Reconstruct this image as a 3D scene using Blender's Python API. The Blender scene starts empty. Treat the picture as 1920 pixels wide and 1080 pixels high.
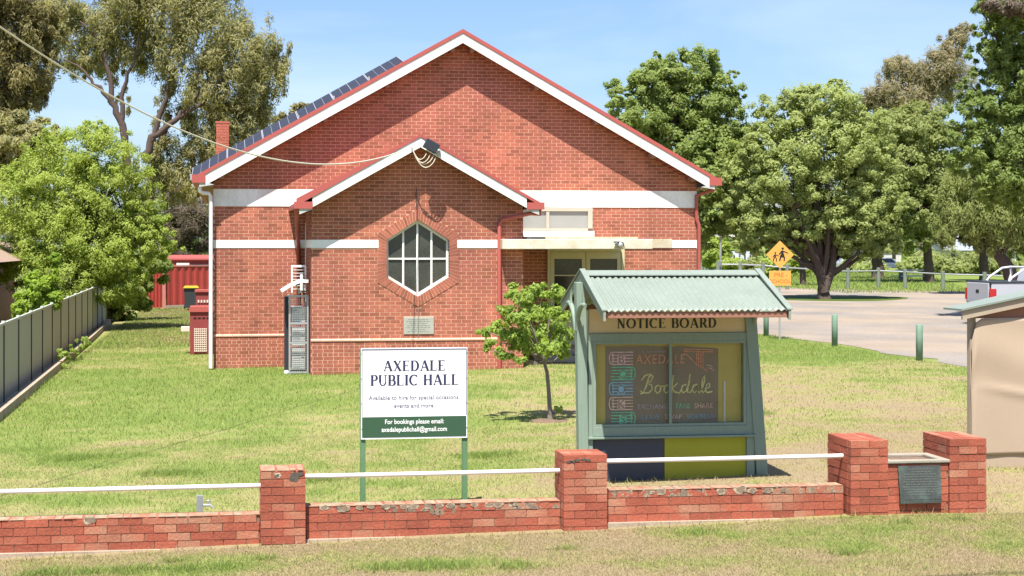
import bpy, math, random
import numpy as np
from mathutils import Vector, Matrix

# ------------------------------------------------------------------ camera, sky, sun, exposure
S = bpy.context.scene
C = S.collection
EYE = 3.12
YAW = math.atan(370 / 2800)
cam_d = bpy.data.cameras.new('camera'); cam = bpy.data.objects.new('camera', cam_d); C.objects.link(cam)
cam.location = (0, 0, EYE); cam.rotation_euler = (math.pi / 2, 0, -YAW)
cam_d.sensor_width = 36; cam_d.lens = 36 * 2800 / 1920
cam_d.shift_x = 160 / 1920; cam_d.shift_y = -84 / 1920
cam_d.clip_end = 3000; cam_d.clip_start = .1
S.camera = cam

SUN_DIR = Vector((.38, 1.0, -2.25)).normalized()      # the way the light travels
EL = math.asin(-SUN_DIR.z); AZ = math.atan2(-SUN_DIR.x, -SUN_DIR.y)   # AZ clockwise from +Y
W = bpy.data.worlds.new('World'); S.world = W; W.use_nodes = True
nt = W.node_tree; nt.nodes.clear()
out = nt.nodes.new('ShaderNodeOutputWorld'); bg = nt.nodes.new('ShaderNodeBackground')
sky = nt.nodes.new('ShaderNodeTexSky'); sky.sky_type = 'NISHITA'; sky.sun_disc = False
sky.sun_elevation = EL; sky.sun_rotation = AZ; sky.altitude = 100
sky.air_density = 1.0; sky.dust_density = 1.2; sky.ozone_density = 3.5
tc = nt.nodes.new('ShaderNodeTexCoord'); mp = nt.nodes.new('ShaderNodeMapping'); mp.inputs['Scale'].default_value = (2.2, 2.2, 9)
nz = nt.nodes.new('ShaderNodeTexNoise'); nz.inputs['Scale'].default_value = 1.6; nz.inputs['Detail'].default_value = 6
nz.inputs['Distortion'].default_value = .6
mr = nt.nodes.new('ShaderNodeMapRange'); mr.inputs[1].default_value = .47; mr.inputs[2].default_value = .85
mr.inputs[3].default_value = 0; mr.inputs[4].default_value = .32
mx = nt.nodes.new('ShaderNodeMixRGB'); mx.inputs[2].default_value = (7.5, 8.0, 8.6, 1)
L = nt.links.new
L(tc.outputs['Generated'], mp.inputs[0]); L(mp.outputs[0], nz.inputs['Vector']); L(nz.outputs['Fac'], mr.inputs[0])
L(mr.outputs[0], mx.inputs[0]); tn = nt.nodes.new('ShaderNodeMixRGB'); tn.blend_type = 'MULTIPLY'; tn.inputs[0].default_value = 1; tn.inputs[2].default_value = (.93, .985, 1.14, 1)
L(sky.outputs[0], tn.inputs[1]); L(tn.outputs[0], mx.inputs[1]); L(mx.outputs[0], bg.inputs[0]); L(bg.outputs[0], out.inputs[0])
bg.inputs[1].default_value = .078
sun_d = bpy.data.lights.new('sun', 'SUN'); sun_d.energy = 5.0; sun_d.angle = math.radians(.53); sun_d.color = (1, .955, .88)
sun = bpy.data.objects.new('sun', sun_d); C.objects.link(sun); sun.rotation_euler = SUN_DIR.to_track_quat('-Z', 'Y').to_euler()
sun.location = (-10, -20, 60)
S.view_settings.view_transform = 'Standard'; S.view_settings.look = 'None'; S.view_settings.gamma = 1
S.view_settings.use_curve_mapping = False; S.view_settings.exposure = 1.12
S.cycles.use_denoising = True
S.cycles.max_bounces = 6; S.cycles.transparent_max_bounces = 12

# ------------------------------------------------------------------ helpers
rng = np.random.default_rng(7)
random.seed(7)
CY, SY = math.cos(YAW), math.sin(YAW)
def at(px, py, zc):
    """a measured direction and distance from the standpoint, as a point of the place"""
    xc = (px - 800) / 2800 * zc
    return Vector((xc * CY + zc * SY, -xc * SY + zc * CY, EYE + (456 - py) * zc / 2800))
def gz(x, y):
    return .024 * np.clip(x, -5, 7)

WORLD = {}
def thing(name, label, cat, loc=(0, 0, 0), group=None, kind=None):
    o = bpy.data.objects.new(name, None); C.objects.link(o); o.location = loc
    o.empty_display_size = .2
    o['label'] = label; o['category'] = cat
    if group: o['group'] = group
    if kind: o['kind'] = kind
    WORLD[o.name] = Vector(loc)
    return o
def link(name, me, mat, parent=None, w=Vector((0, 0, 0))):
    if mat is not None and not me.materials: me.materials.append(mat)
    o = bpy.data.objects.new(name, me); C.objects.link(o)
    if parent is not None:
        o.parent = parent; o.location = Vector(w) - WORLD[parent.name]
    else: o.location = w
    WORLD[o.name] = Vector(w)
    return o
def tag(o, label, cat, group=None, kind=None):
    o['label'] = label; o['category'] = cat
    if group: o['group'] = group
    if kind: o['kind'] = kind
    return o

class MB:
    def __init__(s): s.v = []; s.f = []
    def add(s, v, f):
        n = len(s.v); s.v += [tuple(p) for p in v]; s.f += [tuple(i + n for i in q) for q in f]; return s
    def box(s, x0, x1, y0, y1, z0, z1):
        return s.add([(x0,y0,z0),(x1,y0,z0),(x1,y1,z0),(x0,y1,z0),(x0,y0,z1),(x1,y0,z1),(x1,y1,z1),(x0,y1,z1)],
                     [(0,3,2,1),(4,5,6,7),(0,1,5,4),(1,2,6,5),(2,3,7,6),(3,0,4,7)])
    def ext(s, pts, vec):
        n = len(pts); vec = Vector(vec); a = [Vector(p) for p in pts]
        nrm = Vector((0, 0, 0))
        for i in range(n): nrm += a[i].cross(a[(i + 1) % n])
        if nrm.dot(vec) > 0: a.reverse()
        return s.add(a + [p + vec for p in a], [tuple(range(n)), tuple(reversed(range(n, 2 * n)))] +
                     [((i + 1) % n, i, i + n, (i + 1) % n + n) for i in range(n)])
    def bar(s, p, q, w, h=None, up=(0, 0, 1)):
        p, q = Vector(p), Vector(q); h = h or w; d = (q - p).normalized(); u = Vector(up)
        if abs(d.dot(u)) > .98: u = Vector((0, 1, 0))
        x = d.cross(u).normalized(); y = x.cross(d).normalized()
        a = [p + x * (i * w / 2) + y * (j * h / 2) for i, j in ((-1,-1),(1,-1),(1,1),(-1,1))]
        return s.ext(a, q - p)
    def tube(s, pts, r, n=8, caps=True):
        pts = [Vector(p) for p in pts]
        if not hasattr(r, '__len__'): r = [r] * len(pts)
        base = len(s.v); ref = None
        for i, p in enumerate(pts):
            d = (pts[min(i + 1, len(pts) - 1)] - pts[max(i - 1, 0)]).normalized()
            if ref is None:
                ref = Vector((0, 0, 1)) if abs(d.z) < .9 else Vector((1, 0, 0))
                ref = (ref - d * ref.dot(d)).normalized()
            else: ref = (ref - d * ref.dot(d)).normalized()
            b = d.cross(ref)
            for k in range(n):
                t = 2 * math.pi * k / n
                s.v.append(tuple(p + (ref * math.cos(t) + b * math.sin(t)) * r[i]))
        for i in range(len(pts) - 1):
            for k in range(n):
                a = base + i * n + k; b2 = base + i * n + (k + 1) % n
                s.f.append((a, b2, b2 + n, a + n))
        if caps:
            for b0, rev in ((base, True), (base + (len(pts) - 1) * n, False)):
                e = len(s.v); s.v += [s.v[b0 + k] for k in range(n)]
                s.f.append(tuple(e + k for k in (reversed(range(n)) if rev else range(n))))
        return s
    def lathe(s, c, prof, n=14, axis='z'):
        base = len(s.v)
        for r, h in prof:
            for k in range(n):
                t = 2 * math.pi * k / n; a, b = r * math.cos(t), r * math.sin(t)
                s.v.append((c[0]+a, c[1]+b, c[2]+h) if axis == 'z' else (c[0]+a, c[1]+h, c[2]+b) if axis == 'y' else (c[0]+h, c[1]+a, c[2]+b))
        for i in range(len(prof) - 1):
            for k in range(n):
                a = base + i * n + k; b2 = base + i * n + (k + 1) % n; s.f.append((a, b2, b2 + n, a + n))
        s.f.append(tuple(base + k for k in reversed(range(n)))); e = base + (len(prof) - 1) * n; s.f.append(tuple(e + k for k in range(n)))
        return s
    def mesh(s, name, smooth=False, off=(0, 0, 0)):
        off = Vector(off); me = bpy.data.meshes.new(name)
        me.from_pydata([tuple(Vector(p) - off) for p in s.v], [], s.f)
        if smooth: me.polygons.foreach_set('use_smooth', [True] * len(me.polygons))
        me.update(); return me
    def build(s, name, mat, parent=None, smooth=False, w=None, bevel=0, kind=None):
        a = np.array(s.v)
        if w is None:
            if parent is not None: w = WORLD[parent.name]
            else: w = Vector(((a[:,0].min()+a[:,0].max())/2, (a[:,1].min()+a[:,1].max())/2, a[:,2].min()))
        o = link(name, s.mesh(name, smooth, w), mat, parent, w)
        if bevel:
            m = o.modifiers.new('bevel', 'BEVEL'); m.width = bevel; m.segments = 2; m.limit_method = 'ANGLE'
        if kind: o['kind'] = kind
        return o

# ------------------------------------------------------------------ materials
def nmat(name):
    m = bpy.data.materials.new(name); m.use_nodes = True
    t = m.node_tree; b = t.nodes['Principled BSDF']
    return m, t, b
def mat(name, col, rough=.7, metal=0, var=.18, scale=3., fine=40., bump=0., spec=.35, col2=None, col2amt=.5, rand=0., stretch=None, bscale=None, streak=0.):
    """a colour broken up by two sizes of noise; optional second colour in patches, tone per object/island, fine relief"""
    m, t, b = nmat(name); N = t.nodes.new; K = t.links.new
    geo = N('ShaderNodeNewGeometry'); vec = geo.outputs['Position']
    if stretch:
        mp = N('ShaderNodeMapping'); mp.inputs['Scale'].default_value = stretch; K(vec, mp.inputs[0]); vec = mp.outputs[0]
    n1 = N('ShaderNodeTexNoise'); n1.inputs['Scale'].default_value = scale; n1.inputs['Detail'].default_value = 5; K(vec, n1.inputs['Vector'])
    n2 = N('ShaderNodeTexNoise'); n2.inputs['Scale'].default_value = fine; n2.inputs['Detail'].default_value = 3; K(vec, n2.inputs['Vector'])
    ad = N('ShaderNodeMath'); ad.operation = 'ADD'; K(n1.outputs['Fac'], ad.inputs[0]); K(n2.outputs['Fac'], ad.inputs[1])
    src = ad.outputs[0]
    lo, hi = .6, 1.4
    if rand:
        oi = N('ShaderNodeObjectInfo'); a2 = N('ShaderNodeMath'); a2.operation = 'ADD'; K(oi.outputs['Random'], a2.inputs[0]); K(geo.outputs['Random Per Island'], a2.inputs[1])
        fr = N('ShaderNodeMath'); fr.operation = 'FRACT'; K(a2.outputs[0], fr.inputs[0])
        mu = N('ShaderNodeMath'); mu.operation = 'MULTIPLY_ADD'; K(fr.outputs[0], mu.inputs[0]); mu.inputs[1].default_value = rand; mu.inputs[2].default_value = -rand / 2
        a3 = N('ShaderNodeMath'); a3.operation = 'ADD'; K(src, a3.inputs[0]); K(mu.outputs[0], a3.inputs[1]); src = a3.outputs[0]
    mrg = N('ShaderNodeMapRange'); mrg.inputs[1].default_value = lo; mrg.inputs[2].default_value = hi
    mrg.inputs[3].default_value = 1 - var; mrg.inputs[4].default_value = 1 + var; mrg.clamp = False; K(src, mrg.inputs[0])
    shade = mrg.outputs[0]
    if streak:                                     # rain streaks: tall narrow noise under large soft patches
        ms = N('ShaderNodeMapping'); ms.inputs['Scale'].default_value = (2.6, 2.6, .35); K(geo.outputs['Position'], ms.inputs[0])
        ns = N('ShaderNodeTexNoise'); ns.inputs['Scale'].default_value = 1.0; ns.inputs['Detail'].default_value = 6; ns.inputs['Roughness'].default_value = .65; K(ms.outputs[0], ns.inputs['Vector'])
        rs = N('ShaderNodeMapRange'); rs.inputs[1].default_value = .3; rs.inputs[2].default_value = .7; rs.inputs[3].default_value = 1 - streak; rs.inputs[4].default_value = 1 + streak; K(ns.outputs['Fac'], rs.inputs[0])
        mm = N('ShaderNodeMath'); mm.operation = 'MULTIPLY'; K(shade, mm.inputs[0]); K(rs.outputs[0], mm.inputs[1]); shade = mm.outputs[0]
    base = None
    if col2:
        n3 = N('ShaderNodeTexNoise'); n3.inputs['Scale'].default_value = scale * .6; n3.inputs['Detail'].default_value = 6; K(vec, n3.inputs['Vector'])
        s2 = n3.outputs['Fac']
        if rand:
            a4 = N('ShaderNodeMath'); a4.operation = 'MULTIPLY_ADD'; K(fr.outputs[0], a4.inputs[0]); a4.inputs[1].default_value = .35; K(s2, a4.inputs[2]); s2 = a4.outputs[0]
        r2 = N('ShaderNodeMapRange'); r2.inputs[1].default_value = .62 - .25 * col2amt + (.17 if rand else 0); r2.inputs[2].default_value = .8 - .2 * col2amt + (.17 if rand else 0); K(s2, r2.inputs[0])
        mc = N('ShaderNodeMixRGB'); K(r2.outputs[0], mc.inputs[0]); mc.inputs[1].default_value = (*col, 1); mc.inputs[2].default_value = (*col2, 1); base = mc.outputs[0]
    vm = N('ShaderNodeVectorMath'); vm.operation = 'SCALE'
    if base is not None: K(base, vm.inputs[0])
    else: vm.inputs[0].default_value = col
    K(shade, vm.inputs['Scale']); K(vm.outputs[0], b.inputs['Base Color'])
    b.inputs['Roughness'].default_value = rough; b.inputs['Metallic'].default_value = metal; b.inputs['Specular IOR Level'].default_value = spec
    if bump:
        n4 = N('ShaderNodeTexNoise'); n4.inputs['Scale'].default_value = bscale or fine; n4.inputs['Detail'].default_value = 4; K(vec, n4.inputs['Vector'])
        bp = N('ShaderNodeBump'); bp.inputs['Strength'].default_value = bump; bp.inputs['Distance'].default_value = .02; K(n4.outputs['Fac'], bp.inputs['Height']); K(bp.outputs[0], b.inputs['Normal'])
    return m
def plain(name, col, rough=.6, spec=.3):
    return mat(name, col, rough, var=.06, spec=spec)
M = {}
M['hall_brick'] = mat('hall_brick', (.335, .108, .064), .85, var=.24, scale=.9, fine=30, col2=(.25, .078, .054), col2amt=.55, rand=.9, bump=.25, streak=.16)
M['hall_mortar'] = mat('hall_mortar', (.56, .325, .225), .9, var=.24, scale=.9, streak=.14)
M['hall_sill'] = mat('hall_sill', (.62, .36, .26), .85, var=.14, rand=.5)
M['white_paint'] = mat('white_paint', (.74, .725, .70), .6, var=.10, scale=1.2, fine=12, col2=(.56, .52, .45), col2amt=.45, streak=.12)
M['cream_paint'] = mat('cream_paint', (.46, .39, .27), .65, var=.14, scale=2.5, fine=20, col2=(.58, .54, .45), col2amt=.6)
M['beige_paint'] = mat('beige_paint', (.50, .44, .28), .55, var=.08)
M['red_metal'] = mat('red_metal', (.36, .085, .072), .45, var=.08, scale=.8)
M['roof_red'] = mat('roof_red', (.37, .10, .085), .5, var=.1, scale=.7)
M['soffit'] = mat('soffit', (.30, .20, .12), .8, var=.2, stretch=(2, 20, 20))
M['soffit_grey'] = plain('soffit_grey', (.42, .42, .40))
M['timber'] = mat('timber', (.27, .13, .085), .8, var=.25, scale=3, stretch=(20, 2, 20))
M['glass_dark'] = mat('glass_dark', (.018, .02, .016), .06, var=.3, spec=.6, scale=1.3)
M['frosted'] = mat('frosted', (.30, .30, .28), .4, var=.08)
M['pane_cloud'] = mat('pane_cloud', (.05, .053, .045), .12, var=.6, scale=1.6, spec=.5)
M['stone'] = mat('stone', (.33, .33, .28), .8, var=.12, scale=5, bump=.1)
M['engraved'] = plain('engraved', (.18, .18, .15))
M['concrete'] = mat('concrete', (.28, .25, .20), .9, var=.2, scale=4, bump=.3)
M['edging'] = mat('edging', (.34, .27, .20), .9, var=.25, scale=4, bump=.3)
M['white_pipe'] = plain('white_pipe', (.74, .73, .72), .4)
M['grey_metal'] = mat('grey_metal', (.30, .31, .32), .45, metal=.3, var=.1)
M['galv'] = mat('galv', (.45, .46, .47), .4, metal=.5, var=.12)
M['dark_metal'] = plain('dark_metal', (.03, .035, .045), .45)
M['black'] = plain('black', (.015, .015, .016), .5)
M['cable'] = plain('cable', (.60, .56, .45), .6)
M['ac_white'] = plain('ac_white', (.70, .70, .66), .5)
M['solar_cell'] = mat('solar_cell', (.030, .032, .045), .5, var=.15, spec=.2)
M['alu'] = plain('alu', (.34, .35, .38), .4)
M['fence_green'] = mat('fence_green', (.40, .385, .30), .6, var=.06, scale=.8)
M['fence_cap'] = plain('fence_cap', (.42, .44, .38), .5)
M['post_dark'] = plain('post_dark', (.06, .065, .055), .6)
M['fence_red'] = mat('fence_red', (.33, .045, .035), .5, var=.08)
M['fence_red_trim'] = plain('fence_red_trim', (.40, .16, .13), .5)
M['side_red'] = mat('side_red', (.22, .042, .04), .6, var=.15)
M['lattice'] = plain('lattice', (.62, .52, .44), .7)
M['bin_body'] = plain('bin_body', (.035, .04, .045), .5)
M['bin_lid'] = plain('bin_lid', (.62, .46, .05), .45)
M['sign_white'] = mat('sign_white', (.80, .80, .80), .45, var=.03)
M['sign_green'] = plain('sign_green', (.035, .085, .045), .45)
M['navy_print'] = plain('navy_print', (.03, .032, .075), .5)
M['grey_print'] = plain('grey_print', (.16, .17, .21), .5)
M['white_print'] = plain('white_print', (.75, .77, .73), .5)
M['post_green'] = mat('post_green', (.10, .19, .09), .55, var=.15, scale=5)
M['nb_paint'] = mat('nb_paint', (.20, .262, .205), .6, var=.12, scale=4, stretch=(8, 8, 1))
M['nb_cream'] = mat('nb_cream', (.56, .44, .24), .6, var=.06)
M['nb_black'] = plain('nb_black', (.03, .035, .03), .6)
M['nb_back'] = mat('nb_back', (.60, .50, .15), .7, var=.08)
M['nb_lime'] = mat('nb_lime', (.33, .33, .025), .6, var=.08)
M['nb_navy'] = mat('nb_navy', (.05, .058, .075), .55, var=.1)
M['nb_roof'] = mat('nb_roof', (.20, .235, .195), .5, var=.1, scale=2, fine=14)
M['barge'] = mat('barge', (.24, .27, .21), .7, var=.25, scale=5)
M['poster'] = mat('poster', (.30, .25, .18), .8, var=.12, scale=3)
for n, c in dict(pink=(.62,.42,.45), mint=(.18,.55,.36), sky=(.25,.47,.62), peach=(.68,.48,.38), chalk=(.60,.58,.26), orange=(.62,.30,.19), blue=(.25,.38,.47), lilac=(.45,.38,.42)).items():
    M['chalk_' + n] = mat('chalk_' + n, tuple(min(.9, v*1.28) for v in c), .9, var=.3, scale=20)
M['paper'] = plain('paper', (.7, .68, .6), .8)
M['wall_brick'] = mat('wall_brick', (.315, .084, .048), .85, var=.24, scale=3, fine=40, col2=(.31, .145, .088), col2amt=.3, rand=.6, bump=.35)
M['wall_mortar'] = mat('wall_mortar', (.23, .135, .085), .95, var=.3, scale=8)
M['bronze'] = mat('bronze', (.055, .062, .058), .5, var=.35, scale=5, spec=.5, col2=(.10, .15, .12), col2amt=.35)
M['bronze_text'] = plain('bronze_text', (.12, .13, .12), .4)
M['rail_white'] = mat('rail_white', (.74, .70, .70), .45, var=.06)
M['soil'] = mat('soil', (.16, .105, .07), .95, var=.3, scale=10, bump=.5)
M['tarp'] = mat('tarp', (.37, .285, .205), .75, var=.05, scale=1.5, bump=.0)
M['shelter_post'] = mat('shelter_post', (.33, .27, .2), .8, var=.15)
M['sign_yellow'] = mat('sign_yellow', (.66, .315, .07), .45, var=.06)
M['sign_orange_text'] = plain('sign_orange_text', (.42, .12, .03), .5)
M['bollard'] = mat('bollard', (.14, .22, .16), .7, var=.2, scale=6)
M['far_post'] = mat('far_post', (.16, .19, .15), .75, var=.2)
M['ute_white'] = mat('ute_white', (.36, .375, .41), .25, var=.03, spec=.5)
M['rubber'] = plain('rubber', (.02, .02, .02), .8)
M['tail_red'] = plain('tail_red', (.35, .015, .015), .2, .6)
M['chrome'] = plain('chrome', (.55, .57, .6), .25)
M['gravel'] = mat('gravel', (.255, .205, .155), .95, var=.26, scale=.35, fine=14, col2=(.195, .175, .155), col2amt=.8, bump=.25, bscale=12)
M['bark'] = mat('bark', (.085, .06, .05), .95, var=.4, scale=4, fine=20, stretch=(5, 5, 1), bump=.6)
M['bark_grey'] = mat('bark_grey', (.20, .165, .135), .95, var=.4, scale=3, fine=20, stretch=(5, 5, 1), bump=.6)
M['house_roof'] = mat('house_roof', (.25, .27, .30), .6, var=.1)
M['house_wall'] = mat('house_wall', (.48, .46, .43), .8, var=.1)
M['brown_roof'] = mat('brown_roof', (.30, .21, .16), .8, var=.2, scale=6)
M['brown_trim'] = plain('brown_trim', (.22, .12, .08), .6)

def glass(name, tint=(.95, .97, .96), gloss=1.0):
    m, t, b = nmat(name); t.nodes.remove(b); N = t.nodes.new; K = t.links.new
    o = t.nodes['Material Output']; tr = N('ShaderNodeBsdfTransparent'); tr.inputs[0].default_value = (*tint, 1)
    gl = N('ShaderNodeBsdfGlossy'); gl.inputs['Roughness'].default_value = .03
    fr = N('ShaderNodeFresnel'); fr.inputs[0].default_value = 1.22; mi = N('ShaderNodeMixShader')
    K(fr.outputs[0], mi.inputs[0]); K(tr.outputs[0], mi.inputs[1]); K(gl.outputs[0], mi.inputs[2]); K(mi.outputs[0], o.inputs[0])
    return m
M['glass'] = glass('glass', (.95, .95, .93))

def leafmat(name, c1, c2, rough=.55, trans=.55, vscale=.5):
    m, t, b = nmat(name); N = t.nodes.new; K = t.links.new; o = t.nodes['Material Output']
    geo = N('ShaderNodeNewGeometry')
    nz = N('ShaderNodeTexNoise'); nz.inputs['Scale'].default_value = vscale; nz.inputs['Detail'].default_value = 3; K(geo.outputs['Position'], nz.inputs['Vector'])
    a = N('ShaderNodeMath'); a.operation = 'MULTIPLY_ADD'; K(geo.outputs['Random Per Island'], a.inputs[0]); a.inputs[1].default_value = .7; K(nz.outputs['Fac'], a.inputs[2])
    mr = N('ShaderNodeMapRange'); mr.inputs[1].default_value = .45; mr.inputs[2].default_value = 1.15; K(a.outputs[0], mr.inputs[0])
    mc = N('ShaderNodeMixRGB'); mc.inputs[1].default_value = (*c1, 1); mc.inputs[2].default_value = (*c2, 1); K(mr.outputs[0], mc.inputs[0])
    K(mc.outputs[0], b.inputs['Base Color']); b.inputs['Roughness'].default_value = rough; b.inputs['Specular IOR Level'].default_value = .25
    tl = N('ShaderNodeBsdfTranslucent'); br = N('ShaderNodeMixRGB'); br.blend_type = 'MULTIPLY'; br.inputs[0].default_value = 1; br.inputs[2].default_value = (1.1, 1.15, .5, 1)
    K(mc.outputs[0], br.inputs[1]); K(br.outputs[0], tl.inputs[0])
    mi = N('ShaderNodeMixShader'); mi.inputs[0].default_value = trans; K(b.outputs[0], mi.inputs[1]); K(tl.outputs[0], mi.inputs[2]); K(mi.outputs[0], o.inputs[0])
    return m
M['leaf_gum'] = leafmat('leaf_gum', (.18, .185, .075), (.42, .385, .18))
M['leaf_gum_dark'] = leafmat('leaf_gum_dark', (.145, .135, .055), (.38, .33, .15))
M['leaf_shrub'] = leafmat('leaf_shrub', (.235, .31, .055), (.41, .48, .105))
M['leaf_lime'] = leafmat('leaf_lime', (.18, .29, .03), (.38, .48, .06))
M['leaf_dead'] = leafmat('leaf_dead', (.14, .11, .085), (.26, .21, .16))
M['leaf_ash'] = leafmat('leaf_ash', (.165, .225, .055), (.32, .385, .115))
M['leaf_ash_pale'] = leafmat('leaf_ash_pale', (.25, .30, .095), (.41, .46, .17))
M['leaf_willow'] = leafmat('leaf_willow', (.19, .225, .07), (.35, .385, .135))
M['leaf_deep'] = leafmat('leaf_deep', (.14, .20, .048), (.29, .365, .10))
M['leaf_greygum'] = leafmat('leaf_greygum', (.19, .185, .10), (.42, .35, .22))
M['leaf_young'] = leafmat('leaf_young', (.17, .26, .045), (.38, .48, .10))
M['grass_far'] = leafmat('grass_far', (.08, .15, .02), (.20, .28, .05))

# ------------------------------------------------------------------ ground, gravel, grass
def vnoise(x, y, s, seed):
    r = np.random.default_rng(seed); T = r.random((64, 64))
    x = np.asarray(x) / s; y = np.asarray(y) / s
    i = np.floor(x).astype(int); j = np.floor(y).astype(int); u = x - i; v = y - j; u = u*u*(3-2*u); v = v*v*(3-2*v)
    g = lambda a, b: T[a % 64, b % 64]
    return (g(i,j)*(1-u)+g(i+1,j)*u)*(1-v) + (g(i,j+1)*(1-u)+g(i+1,j+1)*u)*v
def dryness(x, y):
    """0 = lush green, 1 = straw and bare earth; from what grows where on this lawn"""
    n = .34*vnoise(x, y, 1.7, 1) + .36*vnoise(x+.4*y, y*1.2, .6, 2) + .30*vnoise(x, y, .2, 3)
    b = np.interp(y, [0, 15, 15.9, 16.3, 19, 23, 30, 36, 40, 75, 80], [.72, .74, .80, .66, .56, .42, .32, .16, .35, .5, .12])
    b = b + np.where((y > 16) & (y < 36), np.clip((x - 3.2) * .05, -.10, .22), 0)
    b = b - .35*np.exp(-((x-17)**2/3 + (y-42)**2/30))
    b = b + .15*np.exp(-((x-10)**2/16 + (y-24)**2/30))
    for (gx, gy, r) in ((-1.7, 15.0, .35), (-.9, 14.9, .4), (-.2, 14.75, .3), (1.6, 14.45, .35), (2.2, 14.4, .4), (2.9, 14.25, .3), (5.0, 15.3, .3), (6.2, 14.3, .25)):
        b = b - .3*np.exp(-(((x-gx)/1.3)**2 + ((y-gy)*1.2)**2) / r**2)
    b = b + .45*np.exp(-((x-.2)**2/.6 + (y-15.6)**2/.06)) + .4*np.exp(-((x-9.5)**2/1.5 + (y-15.6)**2/.5))
    return np.clip(b + (n - .5)*1.25, 0, 1)
def hgt(x, y):
    x = np.asarray(x, float); y = np.asarray(y, float)
    return gz(x, y) - .075*np.clip((18.2 - y)/2, 0, 1) + .015*(vnoise(x, y, 1.1, 5) - .5)*(y < 36)
ax = np.concatenate([[-900,-400,-200,-100,-60,-40,-28,-20,-15,-12,-10], np.arange(-9, 18.01, .25), [19,20,22,25,30,36,44,55,70,90,120,170,250,400,900]])
ay = np.concatenate([[-400,-100,-30,-8,0,5,9,12], np.arange(13, 46.01, .25), [48,50,53,57,62,68,75,82,90,100,112,126,145,170,210,280,400,700,1500]])
GX, GY = np.meshgrid(ax, ay); GZ = hgt(GX, GY)
nx, ny = len(ax), len(ay)
V = np.stack([GX, GY, GZ], -1).reshape(-1, 3)
idx = np.arange(nx*ny).reshape(ny, nx)
F = np.stack([idx[:-1,:-1], idx[:-1,1:], idx[1:,1:], idx[1:,:-1]], -1).reshape(-1, 4)
me = bpy.data.meshes.new('ground'); me.from_pydata(V.tolist(), [], F.tolist())
at_ = me.attributes.new('dry', 'FLOAT', 'POINT'); at_.data.foreach_set('value', dryness(GX, GY).ravel().astype(np.float32))
me.polygons.foreach_set('use_smooth', [True]*len(me.polygons))
m, t, b = nmat('lawn_earth'); N = t.nodes.new; K = t.links.new
an = N('ShaderNodeAttribute'); an.attribute_name = 'dry'; geo = N('ShaderNodeNewGeometry')
n1 = N('ShaderNodeTexNoise'); n1.inputs['Scale'].default_value = 7; n1.inputs['Detail'].default_value = 8; n1.inputs['Roughness'].default_value = .7; K(geo.outputs['Position'], n1.inputs['Vector'])
a = N('ShaderNodeMath'); a.operation = 'MULTIPLY_ADD'; K(n1.outputs['Fac'], a.inputs[0]); a.inputs[1].default_value = .9; K(an.outputs['Fac'], a.inputs[2])
s_ = N('ShaderNodeMath'); s_.operation = 'SUBTRACT'; K(a.outputs[0], s_.inputs[0]); s_.inputs[1].default_value = .45
cr = N('ShaderNodeValToRGB'); K(s_.outputs[0], cr.inputs[0]); e = cr.color_ramp.elements
e[0].position = 0; e[0].color = (.15, .195, .045, 1); e[1].position = 1; e[1].color = (.255, .195, .118, 1)
for p, c in ((.3, (.17, .21, .055)), (.55, (.25, .24, .09)), (.78, (.26, .21, .11))):
    q = e.new(p); q.color = (*c, 1)
n2 = N('ShaderNodeTexNoise'); n2.inputs['Scale'].default_value = 60; n2.inputs['Detail'].default_value = 4; K(geo.outputs['Position'], n2.inputs['Vector'])
mr2 = N('ShaderNodeMapRange'); mr2.inputs[1].default_value = .3; mr2.inputs[2].default_value = .7; mr2.inputs[3].default_value = .6; mr2.inputs[4].default_value = 1.35; K(n2.outputs['Fac'], mr2.inputs[0])
vm = N('ShaderNodeVectorMath'); vm.operation = 'SCALE'; K(cr.outputs[0], vm.inputs[0]); K(mr2.outputs[0], vm.inputs['Scale']); K(vm.outputs[0], b.inputs['Base Color'])
b.inputs['Roughness'].default_value = .95; b.inputs['Specular IOR Level'].default_value = .1
bp = N('ShaderNodeBump'); bp.inputs['Strength'].default_value = .6; bp.inputs['Distance'].default_value = .03; K(n2.outputs['Fac'], bp.inputs['Height']); K(bp.outputs[0], b.inputs['Normal'])
ground = link('ground', me, m); ground['kind'] = 'structure'
ground['label'] = 'sloping lawn of green and straw coloured grass'; ground['category'] = 'lawn'

# gravel car park on the right: wavy edge, its own sheet above the earth
edge = [(17.5, 30.5), (17.25, 33), (17.7, 36), (17.45, 39), (17.6, 42), (17.2, 45.5), (16.4, 50), (15.5, 58), (15.2, 70), (17, 84), (24, 93), (36.5, 95), (40, 89.5), (44, 86.5), (56, 79), (80, 70), (110, 60), (110, 25), (60, 20), (24, 26.5)]
pts = []
for i, p in enumerate(edge):
    q = edge[(i+1) % len(edge)]; n = max(1, int(math.dist(p, q) / .8))
    for k in range(n):
        u = k/n; x = p[0]+(q[0]-p[0])*u; y = p[1]+(q[1]-p[1])*u
        pts.append((x + .28*(float(vnoise(x, y, .9, 11))-.5)*2, y + .3*(float(vnoise(x, y, .8, 12))-.5)*2))
me = bpy.data.meshes.new('gravel_car_park')
me.from_pydata([(x, y, .172 + .006) for x, y in pts], [], [tuple(range(len(pts)))])
gv = link('gravel_car_park', me, M['gravel']); gv['kind'] = 'structure'
gv['label'] = 'pale gravel car park beside the hall'; gv['category'] = 'car park'
bb = bpy.data.meshes.new('grass_island')
ip = [(31.6 + 4.6*math.cos(t)*(1+.12*math.sin(3*t)), 76.2 + 3.6*math.sin(t)*(1+.1*math.cos(4*t)), .186) for t in np.linspace(0, 2*math.pi, 40, endpoint=False)]
bb.from_pydata(ip, [], [tuple(range(40))])
isl = link('grass_island', bb, M['grass_far']); isl['kind'] = 'structure'

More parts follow.
